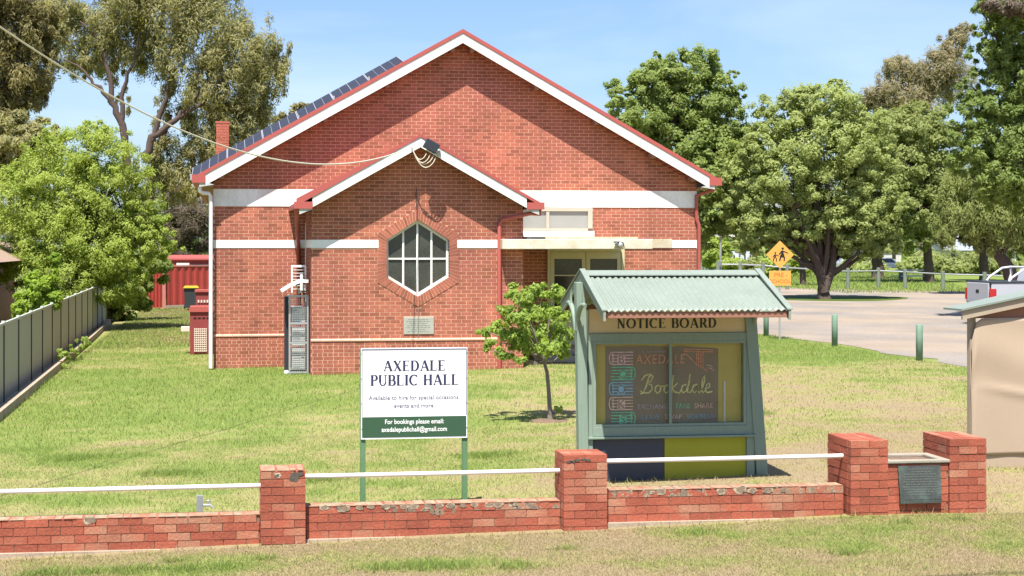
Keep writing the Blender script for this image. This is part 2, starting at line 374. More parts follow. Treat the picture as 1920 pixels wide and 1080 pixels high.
def blades(name, n, region, hmin, hmax, wid, seed, keep, mats, spread=.5):
    r = np.random.default_rng(seed)
    x = r.uniform(region[0], region[1], n); yy = r.uniform(region[2], region[3], n)
    k = keep(x, yy, r); x, yy = x[k], yy[k]; n = len(x)
    d = dryness(x, yy); z = hgt(x, yy)
    a = r.uniform(0, 2*np.pi, n); h = r.uniform(hmin, hmax, n)*(1.15 - .6*d); w = wid*r.uniform(.6, 1.3, n)
    lean = r.normal(0, spread, (n, 2))*h[:, None]
    dx, dy = np.cos(a)*w, np.sin(a)*w
    P = np.empty((n, 3, 3)); P[:, 0] = np.stack([x-dx, yy-dy, z-.004], 1); P[:, 1] = np.stack([x+dx, yy+dy, z-.004], 1)
    P[:, 2] = np.stack([x+lean[:, 0], yy+lean[:, 1], z+h], 1)
    me = bpy.data.meshes.new(name); me.vertices.add(3*n); me.vertices.foreach_set('co', P.ravel())
    me.loops.add(3*n); me.loops.foreach_set('vertex_index', np.arange(3*n, dtype=np.int32))
    me.polygons.add(n); me.polygons.foreach_set('loop_start', np.arange(0, 3*n, 3, dtype=np.int32)); me.polygons.foreach_set('loop_total', np.full(n, 3, dtype=np.int32))
    at_ = me.attributes.new('dry', 'FLOAT', 'FACE'); at_.data.foreach_set('value', np.clip(d + r.normal(0, .2, n), 0, 1).astype(np.float32))
    me.update(calc_edges=True)
    o = link(name, me, mats); o['kind'] = 'stuff'; return o
m, t, b = nmat('grass_blade'); N = t.nodes.new; K = t.links.new
an = N('ShaderNodeAttribute'); an.attribute_name = 'dry'; cr = N('ShaderNodeValToRGB'); K(an.outputs['Fac'], cr.inputs[0]); e = cr.color_ramp.elements
e[0].position = 0; e[0].color = (.205, .295, .062, 1); e[1].position = 1; e[1].color = (.345, .27, .155, 1)
for p, c in ((.35, (.25, .305, .085)), (.65, (.295, .275, .115))):
    q = e.new(p); q.color = (*c, 1)
geo = N('ShaderNodeNewGeometry'); mr2 = N('ShaderNodeMapRange'); mr2.inputs[3].default_value = .7; mr2.inputs[4].default_value = 1.3; K(geo.outputs['Random Per Island'], mr2.inputs[0])
vm = N('ShaderNodeVectorMath'); vm.operation = 'SCALE'; K(cr.outputs[0], vm.inputs[0]); K(mr2.outputs[0], vm.inputs['Scale'])
K(vm.outputs[0], b.inputs['Base Color']); b.inputs['Roughness'].default_value = .7; b.inputs['Specular IOR Level'].default_value = .15
tl = N('ShaderNodeBsdfTranslucent'); K(vm.outputs[0], tl.inputs[0]); mi = N('ShaderNodeMixShader'); mi.inputs[0].default_value = .4
K(b.outputs[0], mi.inputs[1]); K(tl.outputs[0], mi.inputs[2]); K(mi.outputs[0], t.nodes['Material Output'].inputs[0])
M['grass_blade'] = m
def free(x, y):
    inhall = (x > -.42) & (x < 12.1) & (y > 37.45)
    porch = (x > 1.86) & (x < 6.95) & (y > 34.75)
    fence = (y > 15.78) & (y < 16.28) & (x < 8.45)
    return ~(inhall | porch | fence) & (x > -4.2) & (x < 17.3) | (y < 15.7)
def keepA(x, y, r):
    vis = (x > -.17*y - .6) & (x < .565*y + 1.0)
    return vis & free(x, y) & (r.random(len(x)) < np.clip(1.15 - .8*dryness(x, y), .2, 1))
blades('lawn_grass', 190000, (-4.2, 13.5, 15.8, 24), .018, .055, .004, 21, keepA, m, .6)
blades('lawn_grass', 150000, (-4.3, 17.3, 24, 46), .025, .075, .006, 22, keepA, m, .5)
def keepV(x, y, r): return (x > -.17*y - .4) & (x < .565*y + .8) & (y < 15.75) & (y > 13.75 - .17*x)
blades('verge_grass', 260000, (-3.2, 9.6, 11.9, 15.75), .012, .045, .0035, 25, keepV, m, .9)
def keepB(x, y, r): return free(x, y)
blades('lawn_grass', 40000, (-4.6, -.45, 46, 74), .03, .09, .012, 26, keepB, m, .5)
TUFTS = ((-1.75, 14.98, .22), (-1.35, 14.95, .18), (-.95, 14.9, .2), (-.45, 14.82, .18), (-.1, 14.8, .14), (.35, 15.1, .12), (1.45, 14.42, .2), (1.85, 14.38, .22), (2.2, 14.3, .16), (2.75, 14.2, .16), (-.55, 15.25, .12), (4.9, 15.35, .14), (6.0, 14.0, .14), (7.2, 15.3, .1), (7.9, 15.4, .08), (3.4, 14.9, .1), (-1.6, 17.6, .2), (1.2, 19.5, .25), (-.8, 20.6, .3), (6.6, 20.4, .2), (7.6, 21.6, .25), (3.6, 21, .3), (-2.2, 22.5, .35), (8.9, 24.8, .3))
def keepG(x, y, r):
    d = np.zeros(len(x))
    for (a, b, s) in TUFTS: d = np.maximum(d, np.exp(-((x-a)**2*.6 + (y-b)**2*1.6)/s**2))
    return r.random(len(x)) < d**1.4
_dry = dryness
dryness = lambda x, y: np.clip(_dry(x, y)*.3, 0, 1)
blades('tuft_grass', 700000, (-2.8, 9.4, 13.7, 25.2), .03, .085, .0045, 27, keepG, m, .7)
dryness = _dry
# longer tufts: at foot of the walls, fence posts, edging and bollards
def keepT(x, y, r):
    near = (np.abs(y-15.72) < .09) & (x < 8.6) | (np.abs(y-16.36) < .1) & (x < 8.6) | (np.abs(y-34.66) < .12) & (x > 1.4) & (x < 7) | (np.abs(y-37.38) < .12) & (x < 2) & (x > -.5) | (np.abs(x+4.14) < .12) & (y < 60) \
        | (np.abs(y-18.25) < .16) & (x > 4.2) & (x < 7.0) | ((x-5.37)**2 + (y-24.7)**2 < .1) | (np.abs(y-18.3) < .2) & (x > 9.4)
    return near & (r.random(len(x)) < .75)
blades('edge_grass', 160000, (-4.4, 12, 15.6, 60), .05, .14, .006, 23, keepT, m, .45)
# grass of the park beyond the car park
def keepF(x, y, r): return (x > 13) & ~((y < 95) & (x < 36)) & (x < .42*y + 9) & (x > .26*y)
blades('park_grass', 60000, (20, 75, 84, 150), .06, .2, .03, 24, keepF, m, .5)

# ------------------------------------------------------------------ the hall
YM, YP = 37.5, 34.77                    # front planes of the hall and of its porch
XL, XR, XC = -.39, 12.02, 5.815
SL = .56                                 # rise of the roofs
hall = thing('public_hall', 'red brick public hall with steep gable, white bands and small gabled porch', 'hall', (XC, YM, .05))
UNIT = MB().box(-.5, .5, 0, 1, 0, 1).mesh('brick')     # one brick shared by all
UNIT.materials.append(M['hall_brick'])
UNITW = UNIT.copy(); UNITW.materials.clear(); UNITW.materials.append(M['wall_brick'])
def brick_obj(me, parent, xa, xb, za, zb, y, depth, r):
    o = bpy.data.objects.new('brick', me); C.objects.link(o); o.parent = parent
    o.location = Vector(((xa+xb)/2, y + r.uniform(-.001, .001), za)) - WORLD[parent.name]
    o.scale = (xb-xa, depth, zb-za); return o
def rows(z0, z1, course, intervals, r, blen=.228, joint=.013, header_rows=None, off0=0):
    """brick rectangles of a stretcher bond; intervals(z) gives the free stretches of one course"""
    res = []; n = int(round((z1 - z0)/course))
    for i in range(n):
        za = z0 + i*course; zb = za + course - joint; zm = (za+zb)/2
        hd = header_rows and header_rows(i); ln = (.11 if hd else blen) + joint
        for (a, b) in intervals(zm):
            o = -(((i + off0) % 2) * ln/2 if not hd else ln/2) + r.uniform(-.004, .004)
            x = math.floor((a - o)/ln)*ln + o
            while x < b:
                p, q = max(x, a), min(x + ln - joint, b)
                if q - p > .03: res.append((p, q, za, zb))
                x += ln
    return res
rb = np.random.default_rng(3)
def sub(iv, a, b):
    o = []
    for p, q in iv:
        if b <= p or a >= q: o.append((p, q)); continue
        if a > p: o.append((p, a))
        if b < q: o.append((b, q))
    return o
Z1a, Z1b = 4.04, 4.47        # upper white band
Z2a, Z2b = 3.0, 3.2          # lower white band
PX0, PX1, PXC = 1.88, 6.90, 4.39
def main_iv(z):
    w = min(XR, XC + (8.30 - z)/SL) if z > 4.5 else XR
    iv = [(XL if z <= 4.5 else max(XL, XC - (8.30 - z)/SL), w)]
    if z < 4.25: iv = sub(iv, PX0 + .1, PX1 - .1)
    elif z < 5.6: h = (5.45 - z)/SL; iv = sub(iv, PXC - h, PXC + h) if h > 0 else iv
    if 3.24 < z < 4.04: iv = sub(iv, 6.95, 9.24)
    if z < 3.0: iv = sub(iv, 8.06, 10.08)
    if z < .5: iv = sub(iv, 7.4, 10.3)
    return iv
main_rects = rows(.02, .02+9*.0862, .0862, main_iv, rb, header_rows=lambda i: i % 2 == 1) + rows(.86, .86+25*.0856, .0856, main_iv, rb) \
    + rows(3.205, 3.205+10*.0835, .0835, main_iv, rb) + rows(4.475, 4.475+44*.0868, .0868, main_iv, rb)
# porch: hexagonal opening with a border of headers
HZ = dict(t=3.68, s=3.20, l=2.32, b=1.86); HX = .74
OZ = dict(t=3.93, s=3.34, l=2.20, b=1.63); OX = .96
def hexw(z, D, X):
    if z >= D['t'] or z <= D['b']: return 0
    if z > D['s']: return X*(D['t']-z)/(D['t']-D['s'])
    if z < D['l']: return X*(z-D['b'])/(D['l']-D['b'])
    return X
def porch_iv(z):
    h = (5.40 - z)/SL
    iv = [(max(PX0, PXC - h), min(PX1, PXC + h))]
    w = hexw(z, OZ, OX)
    if w: iv = sub(iv, PXC - w - .006, PXC + w + .006)
    if .98 < z < 1.39: iv = sub(iv, 4.05, 4.76)
    return iv
porch_rects = rows(.06, .06+9*.0862, .0862, porch_iv, rb, header_rows=lambda i: i % 2 == 1) + rows(.90, .90+24*.0868, .0868, porch_iv, rb, off0=1) \
    + rows(3.205, 3.205+25*.0868, .0868, porch_iv, rb, off0=1)
full = sorted([q for q in porch_rects if q[1]-q[0] > .2 and q[2] > .88], key=lambda q: abs((q[2]+q[3])/2 - 2.3) + .1*abs((q[0]+q[1])/2 - 3.5))
sel = set(full[:300])
for q in full[:300]: brick_obj(UNIT, hall, *q, YP, .04, rb)
mb = MB()
for q in porch_rects:
    if q not in sel:
        d = rb.uniform(-.001, .001); base = .025 if q[2] < .82 else 0
        mb.box(q[0], q[1], YP + d - base, YP + .04, q[2], q[3])
for q in main_rects:
    d = rb.uniform(-.001, .001); base = .025 if q[2] < .8 else 0
    mb.box(q[0], q[1], YM + d - base, YM + .04, q[2], q[3])
# header border round the hexagonal window
def hexpts(D, X, y): return [Vector((PXC, y, D['t'])), Vector((PXC+X, y, D['s'])), Vector((PXC+X, y, D['l'])), Vector((PXC, y, D['b'])), Vector((PXC-X, y, D['l'])), Vector((PXC-X, y, D['s']))]
hi, ho = hexpts(HZ, HX, YP - .012), hexpts(OZ, OX, YP - .012)
hm = [a.lerp(b_, .48) for a, b_ in zip(hi, ho)]
for i in range(6):
    j = (i+1) % 6; n = int(round((ho[i]-ho[j]).length/.088))
    for k in range(n):
        u0, u1 = (k+.07)/n, (k+.93)/n
        mb.ext([hi[i].lerp(hi[j], u0), ho[i].lerp(ho[j], u0), ho[i].lerp(ho[j], u1), hi[i].lerp(hi[j], u1)], (0, .16 if i in (0, 5, 1, 4) else .16, 0))
mb.build('brickwork', M['hall_brick'], hall, kind='stuff')
# mortar body of the walls
mb = MB()
mb.box(XL+.01, PX0+.1, YM-.0222, YM+.05, 0, .80); mb.box(PX1, 8.0, YM-.0222, YM+.05, 0, .80); mb.box(10.1, XR-.01, YM-.0222, YM+.05, 0, .80); mb.box(PX0+.01, PX1-.01, YP-.0222, YP+.05, 0, .84)
p = [(XL, YM+.0028, 0), (XR, YM+.0028, 0), (XR, YM+.0028, 4.62), (XC, YM+.0028, 8.28), (XL, YM+.0028, 4.62)]
mb.ext(p, (0, .25, 0)); mb.box(XL, XL+.25, YM+.26, 55.5, 0, 4.62); mb.box(XR-.25, XR, YM+.26, 55.5, 0, 4.62)
yb = YP + .0028
hl = hexpts(dict(t=3.80, s=3.27, l=2.26, b=1.745), .85, yb)
left = [Vector((PX0+.012, yb, 0)), Vector((PXC, yb, 0)), hl[3], hl[4], hl[5], hl[0], Vector((PXC, yb, 5.38)), Vector((PX0+.012, yb, 3.98))]
right = [Vector((PXC, yb, 0)), Vector((PX1, yb, 0)), Vector((PX1, yb, 3.98)), Vector((PXC, yb, 5.38)), hl[0], hl[1], hl[2], hl[3]]
mb.ext(left, (0, .2, 0)); mb.ext(right, (0, .2, 0))
mb.box(PX0+.03, PX0+.2, YP+.21, YM, 0, 3.98); mb.box(PX1-.2, PX1-.03, YP+.21, YM, 0, 3.98)
for i in range(6):
    j = (i+1) % 6; o_ = Vector((0, .0028, 0)); mb.ext([hi[i]+o_, ho[i]+o_, ho[j]+o_, hi[j]+o_], (0, .13, 0))
mb.build('wall', M['hall_mortar'], hall)
# bricks of the porch's left return
mb = MB()
for i in range(46):
    z = .06 + i*.0868
    if Z2a - .05 < z < Z2b - .03 or z > 3.9: continue
    y = YP + .05 + (i % 2)*.12
    while y < YM - .05:
        mb.box(PX0 + rb.uniform(-.002, .002), PX0+.04, y, min(y+.23, YM-.02), z, z+.077); y += .24
mb.build('side_brickwork', M['hall_brick'], hall, kind='stuff')
# white bands
for a, b_ in ((XL-.004, PXC-2.6), (2.0, 3.1), (5.7, 6.8), (PXC+2.6, XR+.004)):
    a = max(a, XL-.004)
    if a == 2.0: a = PXC-2.598
    if b_ == 6.8: b_ = PXC+2.598
    MB().box(a, b_, YM-.014, YM+.05, Z1a, Z1b).build('white_band', M['white_paint'], hall)
for x0, x1, y0, y1 in ((XL-.004, PX0+.1, YM-.014, YM+.05), (11.362, XR+.004, YM-.014, YM+.05), (PX0-.006, PXC-OX+.03, YP-.014, YP+.05), (PXC+OX-.03, PX1+.006, YP-.014, YP+.05), (PX0-.01, PX0+.035, YP+.052, YM-.02)):
    MB().box(x0, x1, y0, y1, Z2a+(.01 if y0 < 37 else 0), Z2b).build('white_band', M['white_paint'], hall)
# projecting sill course over the plinth
mb = MB()
def sill(x0, x1, y, z):
    x = x0
    while x < x1:
        q = min(x+.225, x1); mb.ext([(x, y-.045, z), (x, y-.045, z+.03), (x, y+.02, z+.062), (x, y+.02, z)], (q-x, 0, 0)); x += .235
sill(XL, PX0+.05, YM, .80); sill(PX1, 8.0, YM, .80); sill(10.1, XR, YM, .80); sill(PX0, PX1, YP, .84)
mb.build('sill_course', M['hall_sill'], hall)

# roof with barge boards
def gable_roof(xc, half, zr, y0, y1, th, name):
    mb = MB()
    for s in (-1, 1):
        x = xc + s*half; z = zr - half*SL
        mb.ext([(xc, y0, zr), (x, y0, z), (x, y0, z+th), (xc, y0, zr+th)], (0, y1-y0, 0))
    return mb.build(name, M['roof_red'], hall)
YB = 37.05
gable_roof(XC, 6.67, 8.40, YB+.03, 55.9, .05, 'roof')
mb = MB(); mc = MB()
for s in (-1, 1):
    x1 = XC + s*6.40
    zt = lambda x: 8.40 - abs(x-XC)*SL
    mb.ext([(XC, YB, 8.15), (XC, YB, 8.395), (x1, YB, zt(x1)-.005), (x1, YB, zt(x1)-.27)], (0, .035, 0))
    x2 = XC + s*6.70
    mc.ext([(XC, YB-.02, 8.40), (XC, YB-.02, 8.50), (x2, YB-.02, zt(x2)+.10), (x2, YB-.02, zt(x2))], (0, .22, 0))
mb.build('barge_board', M['white_paint'], hall); mc.build('barge_capping', M['red_metal'], hall)
for s in (-1, 1):                                 # gutters and their boxed ends
    mb = MB()
    xa = XC + s*6.40; xb_ = XC + s*6.73; z = 8.40 - 6.6*SL
    mb.box(min(xa, xb_), max(xa, xb_), YB-.022, YB+.03, z-.10, z+.10)
    mb.box(min(XC+s*6.56, XC+s*6.72), max(XC+s*6.56, XC+s*6.72), YB+.032, 55.9, z-.10, z+.02)
    mb.build('gutter', M['red_metal'], hall)
for s in (-1, 1):
    a, b_ = XC + s*6.21, XC + s*6.55
    MB().box(min(a, b_), max(a, b_), YB+.05, 55.8, 4.52, 4.56).build('soffit', M['soffit'], hall)
    MB().ext([(XC+s*6.18, YB+.002, 4.56), (XC+s*6.55, YB+.002, 4.50), (XC+s*6.55, YB+.002, 4.62), (XC+s*6.40, YB+.002, 4.62)], (0, .03, 0)).build('eave_end', M['soffit_grey'], hall)
for s in (-1, 1):                                 # outrigger ends under the verge
    for d in (.25, 1.9, 3.45, 4.95, 6.0):
        x = XC + s*d; z = 8.40 - d*SL - .24
        MB().box(x-.05, x+.05, YB+.05, YM-.012, z-.09, z+.04).build('outrigger', M['timber'], hall)

# porch roof
YPB = 34.30
gable_roof(PXC, 2.86, 5.58, YPB+.03, YM-.005, .04, 'porch_roof')
mb = MB(); mc = MB()
for s in (-1, 1):
    zt = lambda x: 5.58 - abs(x-PXC)*SL
    x1 = PXC + s*2.50
    mb.ext([(PXC, YPB, 5.345), (PXC, YPB, 5.575), (x1, YPB, zt(x1)-.005), (x1, YPB, zt(x1)-.235)], (0, .035, 0))
    x2 = PXC + s*2.86; tb = .17 if s < 0 else .075
    mc.ext([(PXC, YPB-.02, 5.58), (PXC, YPB-.02, 5.655), (x2, YPB-.02, zt(x2)+tb), (x2, YPB-.02, zt(x2))], (0, .2, 0))
mb.build('porch_barge_board', M['white_paint'], hall); mc.build('porch_barge_capping', M['red_metal'], hall)
for s in (-1, 1):
    mb = MB()
    z = 5.58 - 2.8*SL; a, b_ = PXC+s*2.50, PXC+s*2.92
    mb.box(min(a, b_), max(a, b_), YPB-.022, YPB+.03, z-.10, z+.06)
    a, b_ = PXC+s*2.78, PXC+s*2.92
    mb.box(min(a, b_), max(a, b_), YPB+.032, YM-.02, z-.10, z+.02)
    mb.build('porch_gutter', M['red_metal'], hall)
for s in (-1, 1):
    MB().ext([(PXC+s*2.50, YPB+.004, 3.90), (PXC+s*2.50, YPB+.004, 4.0), (PXC+s*2.80, YPB+.004, 3.94), (PXC+s*2.80, YPB+.004, 3.78)], (0, .03, 0)).build('porch_eave_end', M['soffit_grey'], hall)
    a, b_ = PXC+s*2.52, PXC+s*2.78
    MB().box(min(a, b_), max(a, b_), YPB+.05, YM-.02, 3.90, 3.93).build('porch_soffit', M['soffit_grey'], hall)

# downpipes
MB().tube([(-.72, YB+.1, 4.50), (-.72, YB+.1, 4.40), (-.64, YB+.14, 4.36), (-.50, YB+.2, 4.35), (-.455, YB+.22, 4.28), (-.455, YB+.22, .03)], .05, 10).build('downpipe', M['white_pipe'], hall, True)
MB().tube([(PXC-2.86, YPB+.12, 3.95), (PXC-2.86, YPB+.14, 3.8), (PXC-2.68, YM-.07, 3.1), (PXC-2.68, YM-.06, .05)], .05, 8).build('downpipe', M['red_metal'], hall, True)
MB().tube([(PXC+2.84, YPB+.12, 3.95), (PXC+2.84, YPB+.12, 3.80), (PXC+2.62, YPB+.14, 3.82), (PXC+2.0, YP-.07, 3.68), (PXC+1.93, YP-.06, 3.58), (PXC+1.93, YP-.06, .08)], .05, 8).build('downpipe', M['red_metal'], hall, True)
MB().tube([(12.42, YB+.2, 4.60), (12.40, YB+.2, 4.5), (12.0, YM-.06, 4.35), (12.0, YM-.06, 3.75), (12.06, YM-.06, 3.6), (12.06, YM-.06, .05)], .05, 8).build('downpipe', M['red_metal'], hall, True)

# hexagonal window: frame, bars, eight panes
win = MB(); yw = YP + .13
fo, fi = hexpts(HZ, HX, yw), hexpts(dict(t=3.60, s=3.165, l=2.355, b=1.94), .685, yw)
for i in range(6):
    j = (i+1) % 6; win.ext([fo[i], fo[j], fi[j], fi[i]], (0, .05, 0))
wf = win.build('hexagon_window', M['white_paint'], hall)
bars = MB(); xs = [PXC-.685, PXC-.335, PXC, PXC+.335, PXC+.685]
IZ = dict(t=3.60, s=3.165, l=2.355, b=1.94)
for x in xs[1:4]:
    d = abs(x-PXC)*.0; top = 3.60 - (3.60-3.165)*abs(x-PXC)/.685 + .02; bot = 1.94 + (2.355-1.94)*abs(x-PXC)/.685 - .02
    bars.box(x-.022, x+.022, yw-.004, yw+.045, bot, top)
for a, b_ in zip(xs, xs[1:]):
    bars.box(a+.02 if a != xs[0] else a-.01, b_-.022 if b_ != xs[-1] else b_+.01, yw-.002, yw+.04, 2.735, 2.775)
bars.build('glazing_bar', M['white_paint'], wf)
def pz(x, up): f_ = abs(x-PXC)/.685; return 3.60-.435*f_ if up else 1.94+.415*f_
for a, b_ in zip(xs, xs[1:]):
    MB().ext([(a, yw+.03, 2.755), (b_, yw+.03, 2.755), (b_, yw+.03, pz(b_, True)), (a, yw+.03, pz(a, True))], (0, .006, 0)).build('pane', M['pane_cloud'], wf)
    MB().ext([(a, yw+.03, pz(a, False)), (b_, yw+.03, pz(b_, False)), (b_, yw+.03, 2.755), (a, yw+.03, 2.755)], (0, .006, 0)).build('pane', M['pane_cloud'], wf)
# stone tablet with worn lines of lettering, and the dark line of a conduit
tb = MB().box(4.05, 4.765, YP-.02, YP+.05, .985, 1.385).build('stone_tablet', M['stone'], hall, bevel=.006)
mb = MB()
for k, w_ in enumerate((.5, .58, .42, .55, .6, .38, .52)):
    x = PXC + .015 - w_/2; z = 1.335 - k*.047
    while x < PXC + w_/2:
        q = x + rb.uniform(.03, .08); mb.box(x, min(q, PXC+w_/2), YP-.0225, YP-.0195, z-.012, z); x = q + .018
mb.build('worn_lettering', M['engraved'], tb)
MB().box(4.335, 4.353, YP-.018, YP+.02, 3.94, 4.42).build('conduit', M['dark_metal'], hall)
MB().tube([(4.40, YP-.026, 1.62), (4.40, YP-.026, .88)], .008, 6).build('conduit', M['engraved'], hall)

M['window_cream'] = mat('window_cream', (.44, .40, .32), .6, var=.1)
# high window, canopy, doors, steps at the right
cw = MB(); yw = YM - .075
cw.box(6.95, 9.24, yw, yw+.09, 3.94, 4.035); cw.box(9.12, 9.24, yw, yw+.09, 3.50, 3.94); cw.box(6.95, 7.06, yw, yw+.09, 3.50, 3.94); cw.box(8.03, 8.11, yw+.01, yw+.09, 3.50, 3.94); cw.box(7.06, 9.12, yw+.002, yw+.09, 3.44, 3.50)
cwf = cw.build('high_window', M['window_cream'], hall)
for a, b_ in ((7.06, 8.03), (8.11, 9.12)): MB().box(a, b_, yw+.05, yw+.056, 3.50, 3.94).build('pane', M['frosted'], cwf)
MB().box(6.95, 9.28, YM-.12, YM+.05, 3.27, 3.43).build('window_sill', M['white_paint'], hall, bevel=.01)
cn = MB().box(6.33, 9.95, YPB+.08, YM-.016, Z2a-.02, Z2b+.015).build('door_canopy', M['cream_paint'], hall, bevel=.012)
MB().box(7.0, 9.7, YPB+.5, YM-.02, Z2b+.017, Z2b+.075).build('canopy_upstand', M['cream_paint'], hall)
MB().box(9.955, 11.36, YM-.03, YM+.05, Z2a, Z2b+.03).build('lintel', M['cream_paint'], hall)
# lamp and sensor fixed to the canopy edge
lp = MB().box(9.02, 9.12, YPB+.03, YPB+.08, 3.04, 3.12).lathe((9.14, YPB+.0, 3.08), [(.02, -.05), (.06, -.03), (.075, .04), (.05, .07)], 10, 'y').build('security_light', M['galv'], hall, True)
MB().box(8.98, 9.10, YPB-.04, YPB+.02, 3.13, 3.16).tube([(9.1, YPB, 3.15), (9.2, YPB-.02, 3.13), (9.23, YPB, 3.0)], .012, 6).build('sensor', M['dark_metal'], lp)
yd = YM - .085
fr_ = MB(); fr_.box(8.06, 8.13, yd, yd+.1, .5, 2.98); fr_.box(10.0, 10.08, yd, yd+.1, .5, 2.98); fr_.box(8.13, 10.0, yd, yd+.1, 2.90, 2.98)
fr_.build('door_frame', M['beige_paint'], hall)
for a, b_ in ((8.14, 9.06), (9.075, 9.99)):
    d = MB(); y0, y1 = yd+.02, yd+.07
    d.box(a, a+.10, y0, y1, .52, 2.89); d.box(b_-.10, b_, y0, y1, .52, 2.89); d.box(a+.1, b_-.1, y0, y1, 2.72, 2.89); d.box(a+.1, b_-.1, y0, y1, .52, 1.35); d.box(a+.1, b_-.1, y0+.004, y1, 2.28, 2.31)
    dr = d.build('door', M['beige_paint'], hall)
    MB().box(a+.1, b_-.1, y0+.03, y0+.036, 2.31, 2.72).build('pane', M['pane_cloud'], dr); MB().box(a+.1, b_-.1, y0+.03, y0+.036, 1.35, 2.28).build('pane', M['glass_dark'], dr)
    MB().tube([(b_-.05 if a < 8.5 else a+.05, y0-.03, 1.4), (b_-.05 if a < 8.5 else a+.05, y0-.03, 1.6)], .012, 6).build('door_handle', M['chrome'], dr)
for k in range(3): MB().box(7.45+.0*k, 10.25, 35.75+.35*k, YM-.02, .02+.16*k, .17+.16*k).build('step', M['concrete'], hall, bevel=.012)

# chimney at the back left, bricks as its own pieces
ch = MB().box(-.40, -.02, 47.0, 47.4, 4.3, 6.86).build('chimney', M['hall_mortar'], hall)
k = 0
for q in rows(5.2, 5.2+19*.0868, .0868, lambda z: [(-.41, -.01)], rb):
    brick_obj(UNIT, ch, *q, 46.985, .03, rb)
MB().box(-.43, .01, 46.97, 47.43, 6.862, 6.92).build('chimney_cap', M['hall_brick'], ch)

# floodlight box with loops of cable on the porch verge, cable eye
bx = MB(); ax_ = Vector((1, 0, -SL)).normalized(); up_ = Vector((SL, 0, 1)).normalized()
c0 = Vector((PXC+.23, YPB-.08, 5.36))
bx.ext([c0 + ax_*u + up_*v for u, v in ((-.17, -.11), (.17, -.11), (.17, .12), (-.17, .12))], (0, -.12, 0))
fb = thing('junction_box', 'dark service box tilted along the porch gable with cable loops below', 'electrical box', (c0.x, c0.y, c0.z-.15))
bx.build('box', M['dark_metal'], fb, bevel=.012)
MB().box(c0.x+.155, c0.x+.235, YPB-.06, YPB-.002, 5.14, 5.27).build('bracket', M['soffit_grey'], fb)
P0 = Vector((PXC-.20, YPB-.03, 5.34))
for e_, sag in (((.12, 5.22), .20), ((.20, 5.18), .25), ((.28, 5.16), .27), ((.335, 5.12), .33)):
    Q = Vector((PXC+e_[0], YPB-.12, e_[1])); pp = []
    for i in range(15):
        u = i/14; x = P0.x + (Q.x-P0.x)*u; z = P0.z - .02 + (Q.z-P0.z)*u - sag*math.sin(math.pi*u)**.75
        pp.append((x, P0.y + (Q.y-P0.y)*u - .02*math.sin(9*u), z))
    MB().tube(pp, .0115, 6).build('cable_loop', M['cable'], fb, True)
MB().tube([(P0.x-.03, YPB, 5.36), (P0.x-.03, YPB-.07, 5.36), (P0.x+.05, YPB-.07, 5.38)], .012, 6).build('cable_hook', M['galv'], fb, True)
# overhead cables
a, b_ = Vector((-6, 12, 8.5)), Vector((P0.x, YPB-.06, 5.35)); pp = []
for i in range(61):
    u = i/60; p = a.lerp(b_, u); pp.append((p.x, p.y, p.z - 4*2.0*u*(1-u)))
tag(MB().tube(pp, .0135, 6).build('service_cable', M['cable'], smooth=True), 'pale service cable sagging from the left sky to the porch gable', 'cable')
pp = []
for i in range(41):
    u = i/40; pp.append((-30+75*u, 8.6 + 1.55*u*0 + .02*u, 10.6 - 4*.9*u*(1-u)))
PW = pp

# solar panels on tilted legs along the left roof slope
for k in range(6):
    x0 = -.93 + k*.885; x1 = x0 + .872; z0 = 8.47 - (XC-x0)*SL; z1 = 8.47 - (XC-x1)*SL
    y0, y1, rise = 37.45, 39.05, .33
    A, B, Dv = Vector((x0, y0, z0+.05)), Vector((x1, y0, z1+.05)), Vector((0, y1-y0, rise))
    pn = thing('solar_panel', 'solar panel %s row on the left roof slope' % ['lowest in the', 'second from the eave in the', 'third from the eave in the', 'third from the ridge in the', 'second from the ridge in the', 'topmost in the'][k], 'solar panel', A, 'solar panels on the hall roof')
    nrm = (B-A).cross(Dv).normalized()
    MB().ext([A, B, B+Dv, A+Dv], -nrm*.035).build('frame', M['alu'], pn)
    for q in range(4):
        u0, u1 = .016 + q*.2445, .016 + q*.2445 + (.236 if q != 1 else .230)
        for v0, v1 in ((.02, .495), (.505, .98)):
            MB().ext([A+(B-A)*u0+Dv*v0+nrm*.001, A+(B-A)*u1+Dv*v0+nrm*.001, A+(B-A)*u1+Dv*v1+nrm*.001, A+(B-A)*u0+Dv*v1+nrm*.001], nrm*.004).build('solar_cell', M['solar_cell'], pn)
    MB().bar(A+Dv, A+Dv*.98+Vector((0, 0, -.5)), .03).bar(A+Dv*.0+Vector((-.012, -.02, -.06)), A+Vector((-.012, -.02, .09)), .035).build('mounting_leg', M['alu'], pn)

# air conditioners in a cage beside the porch, dish above
cg = thing('equipment_cage', 'tall wire mesh cage of air conditioners in the corner left of porch', 'cage', (1.60, 35.3, .03))
fr_ = MB()
for x in (1.40, 1.83):
    for y in (35.22, 35.95): fr_.box(x-.018, x+.018, y-.018, y+.018, .03, 1.90)
for z in (.08, .78, 1.24, 1.88):
    fr_.box(1.418, 1.812, 35.205, 35.235, z-.02, z+.02); fr_.box(1.385, 1.415, 35.238, 35.932, z-.02, z+.02); fr_.box(1.815, 1.845, 35.238, 35.932, z-.02, z+.02)
fr_.build('cage_frame', M['galv'], cg)
ms = MB()
for i in range(10): x = 1.42 + i*.0435; ms.box(x-.004, x+.004, 35.214, 35.222, .1, 1.86)
for i in range(36): z = .1 + i*.05; ms.box(1.418, 1.812, 35.206, 35.2135, z-.004, z+.004)
ms.build('wire_mesh', M['galv'], cg)
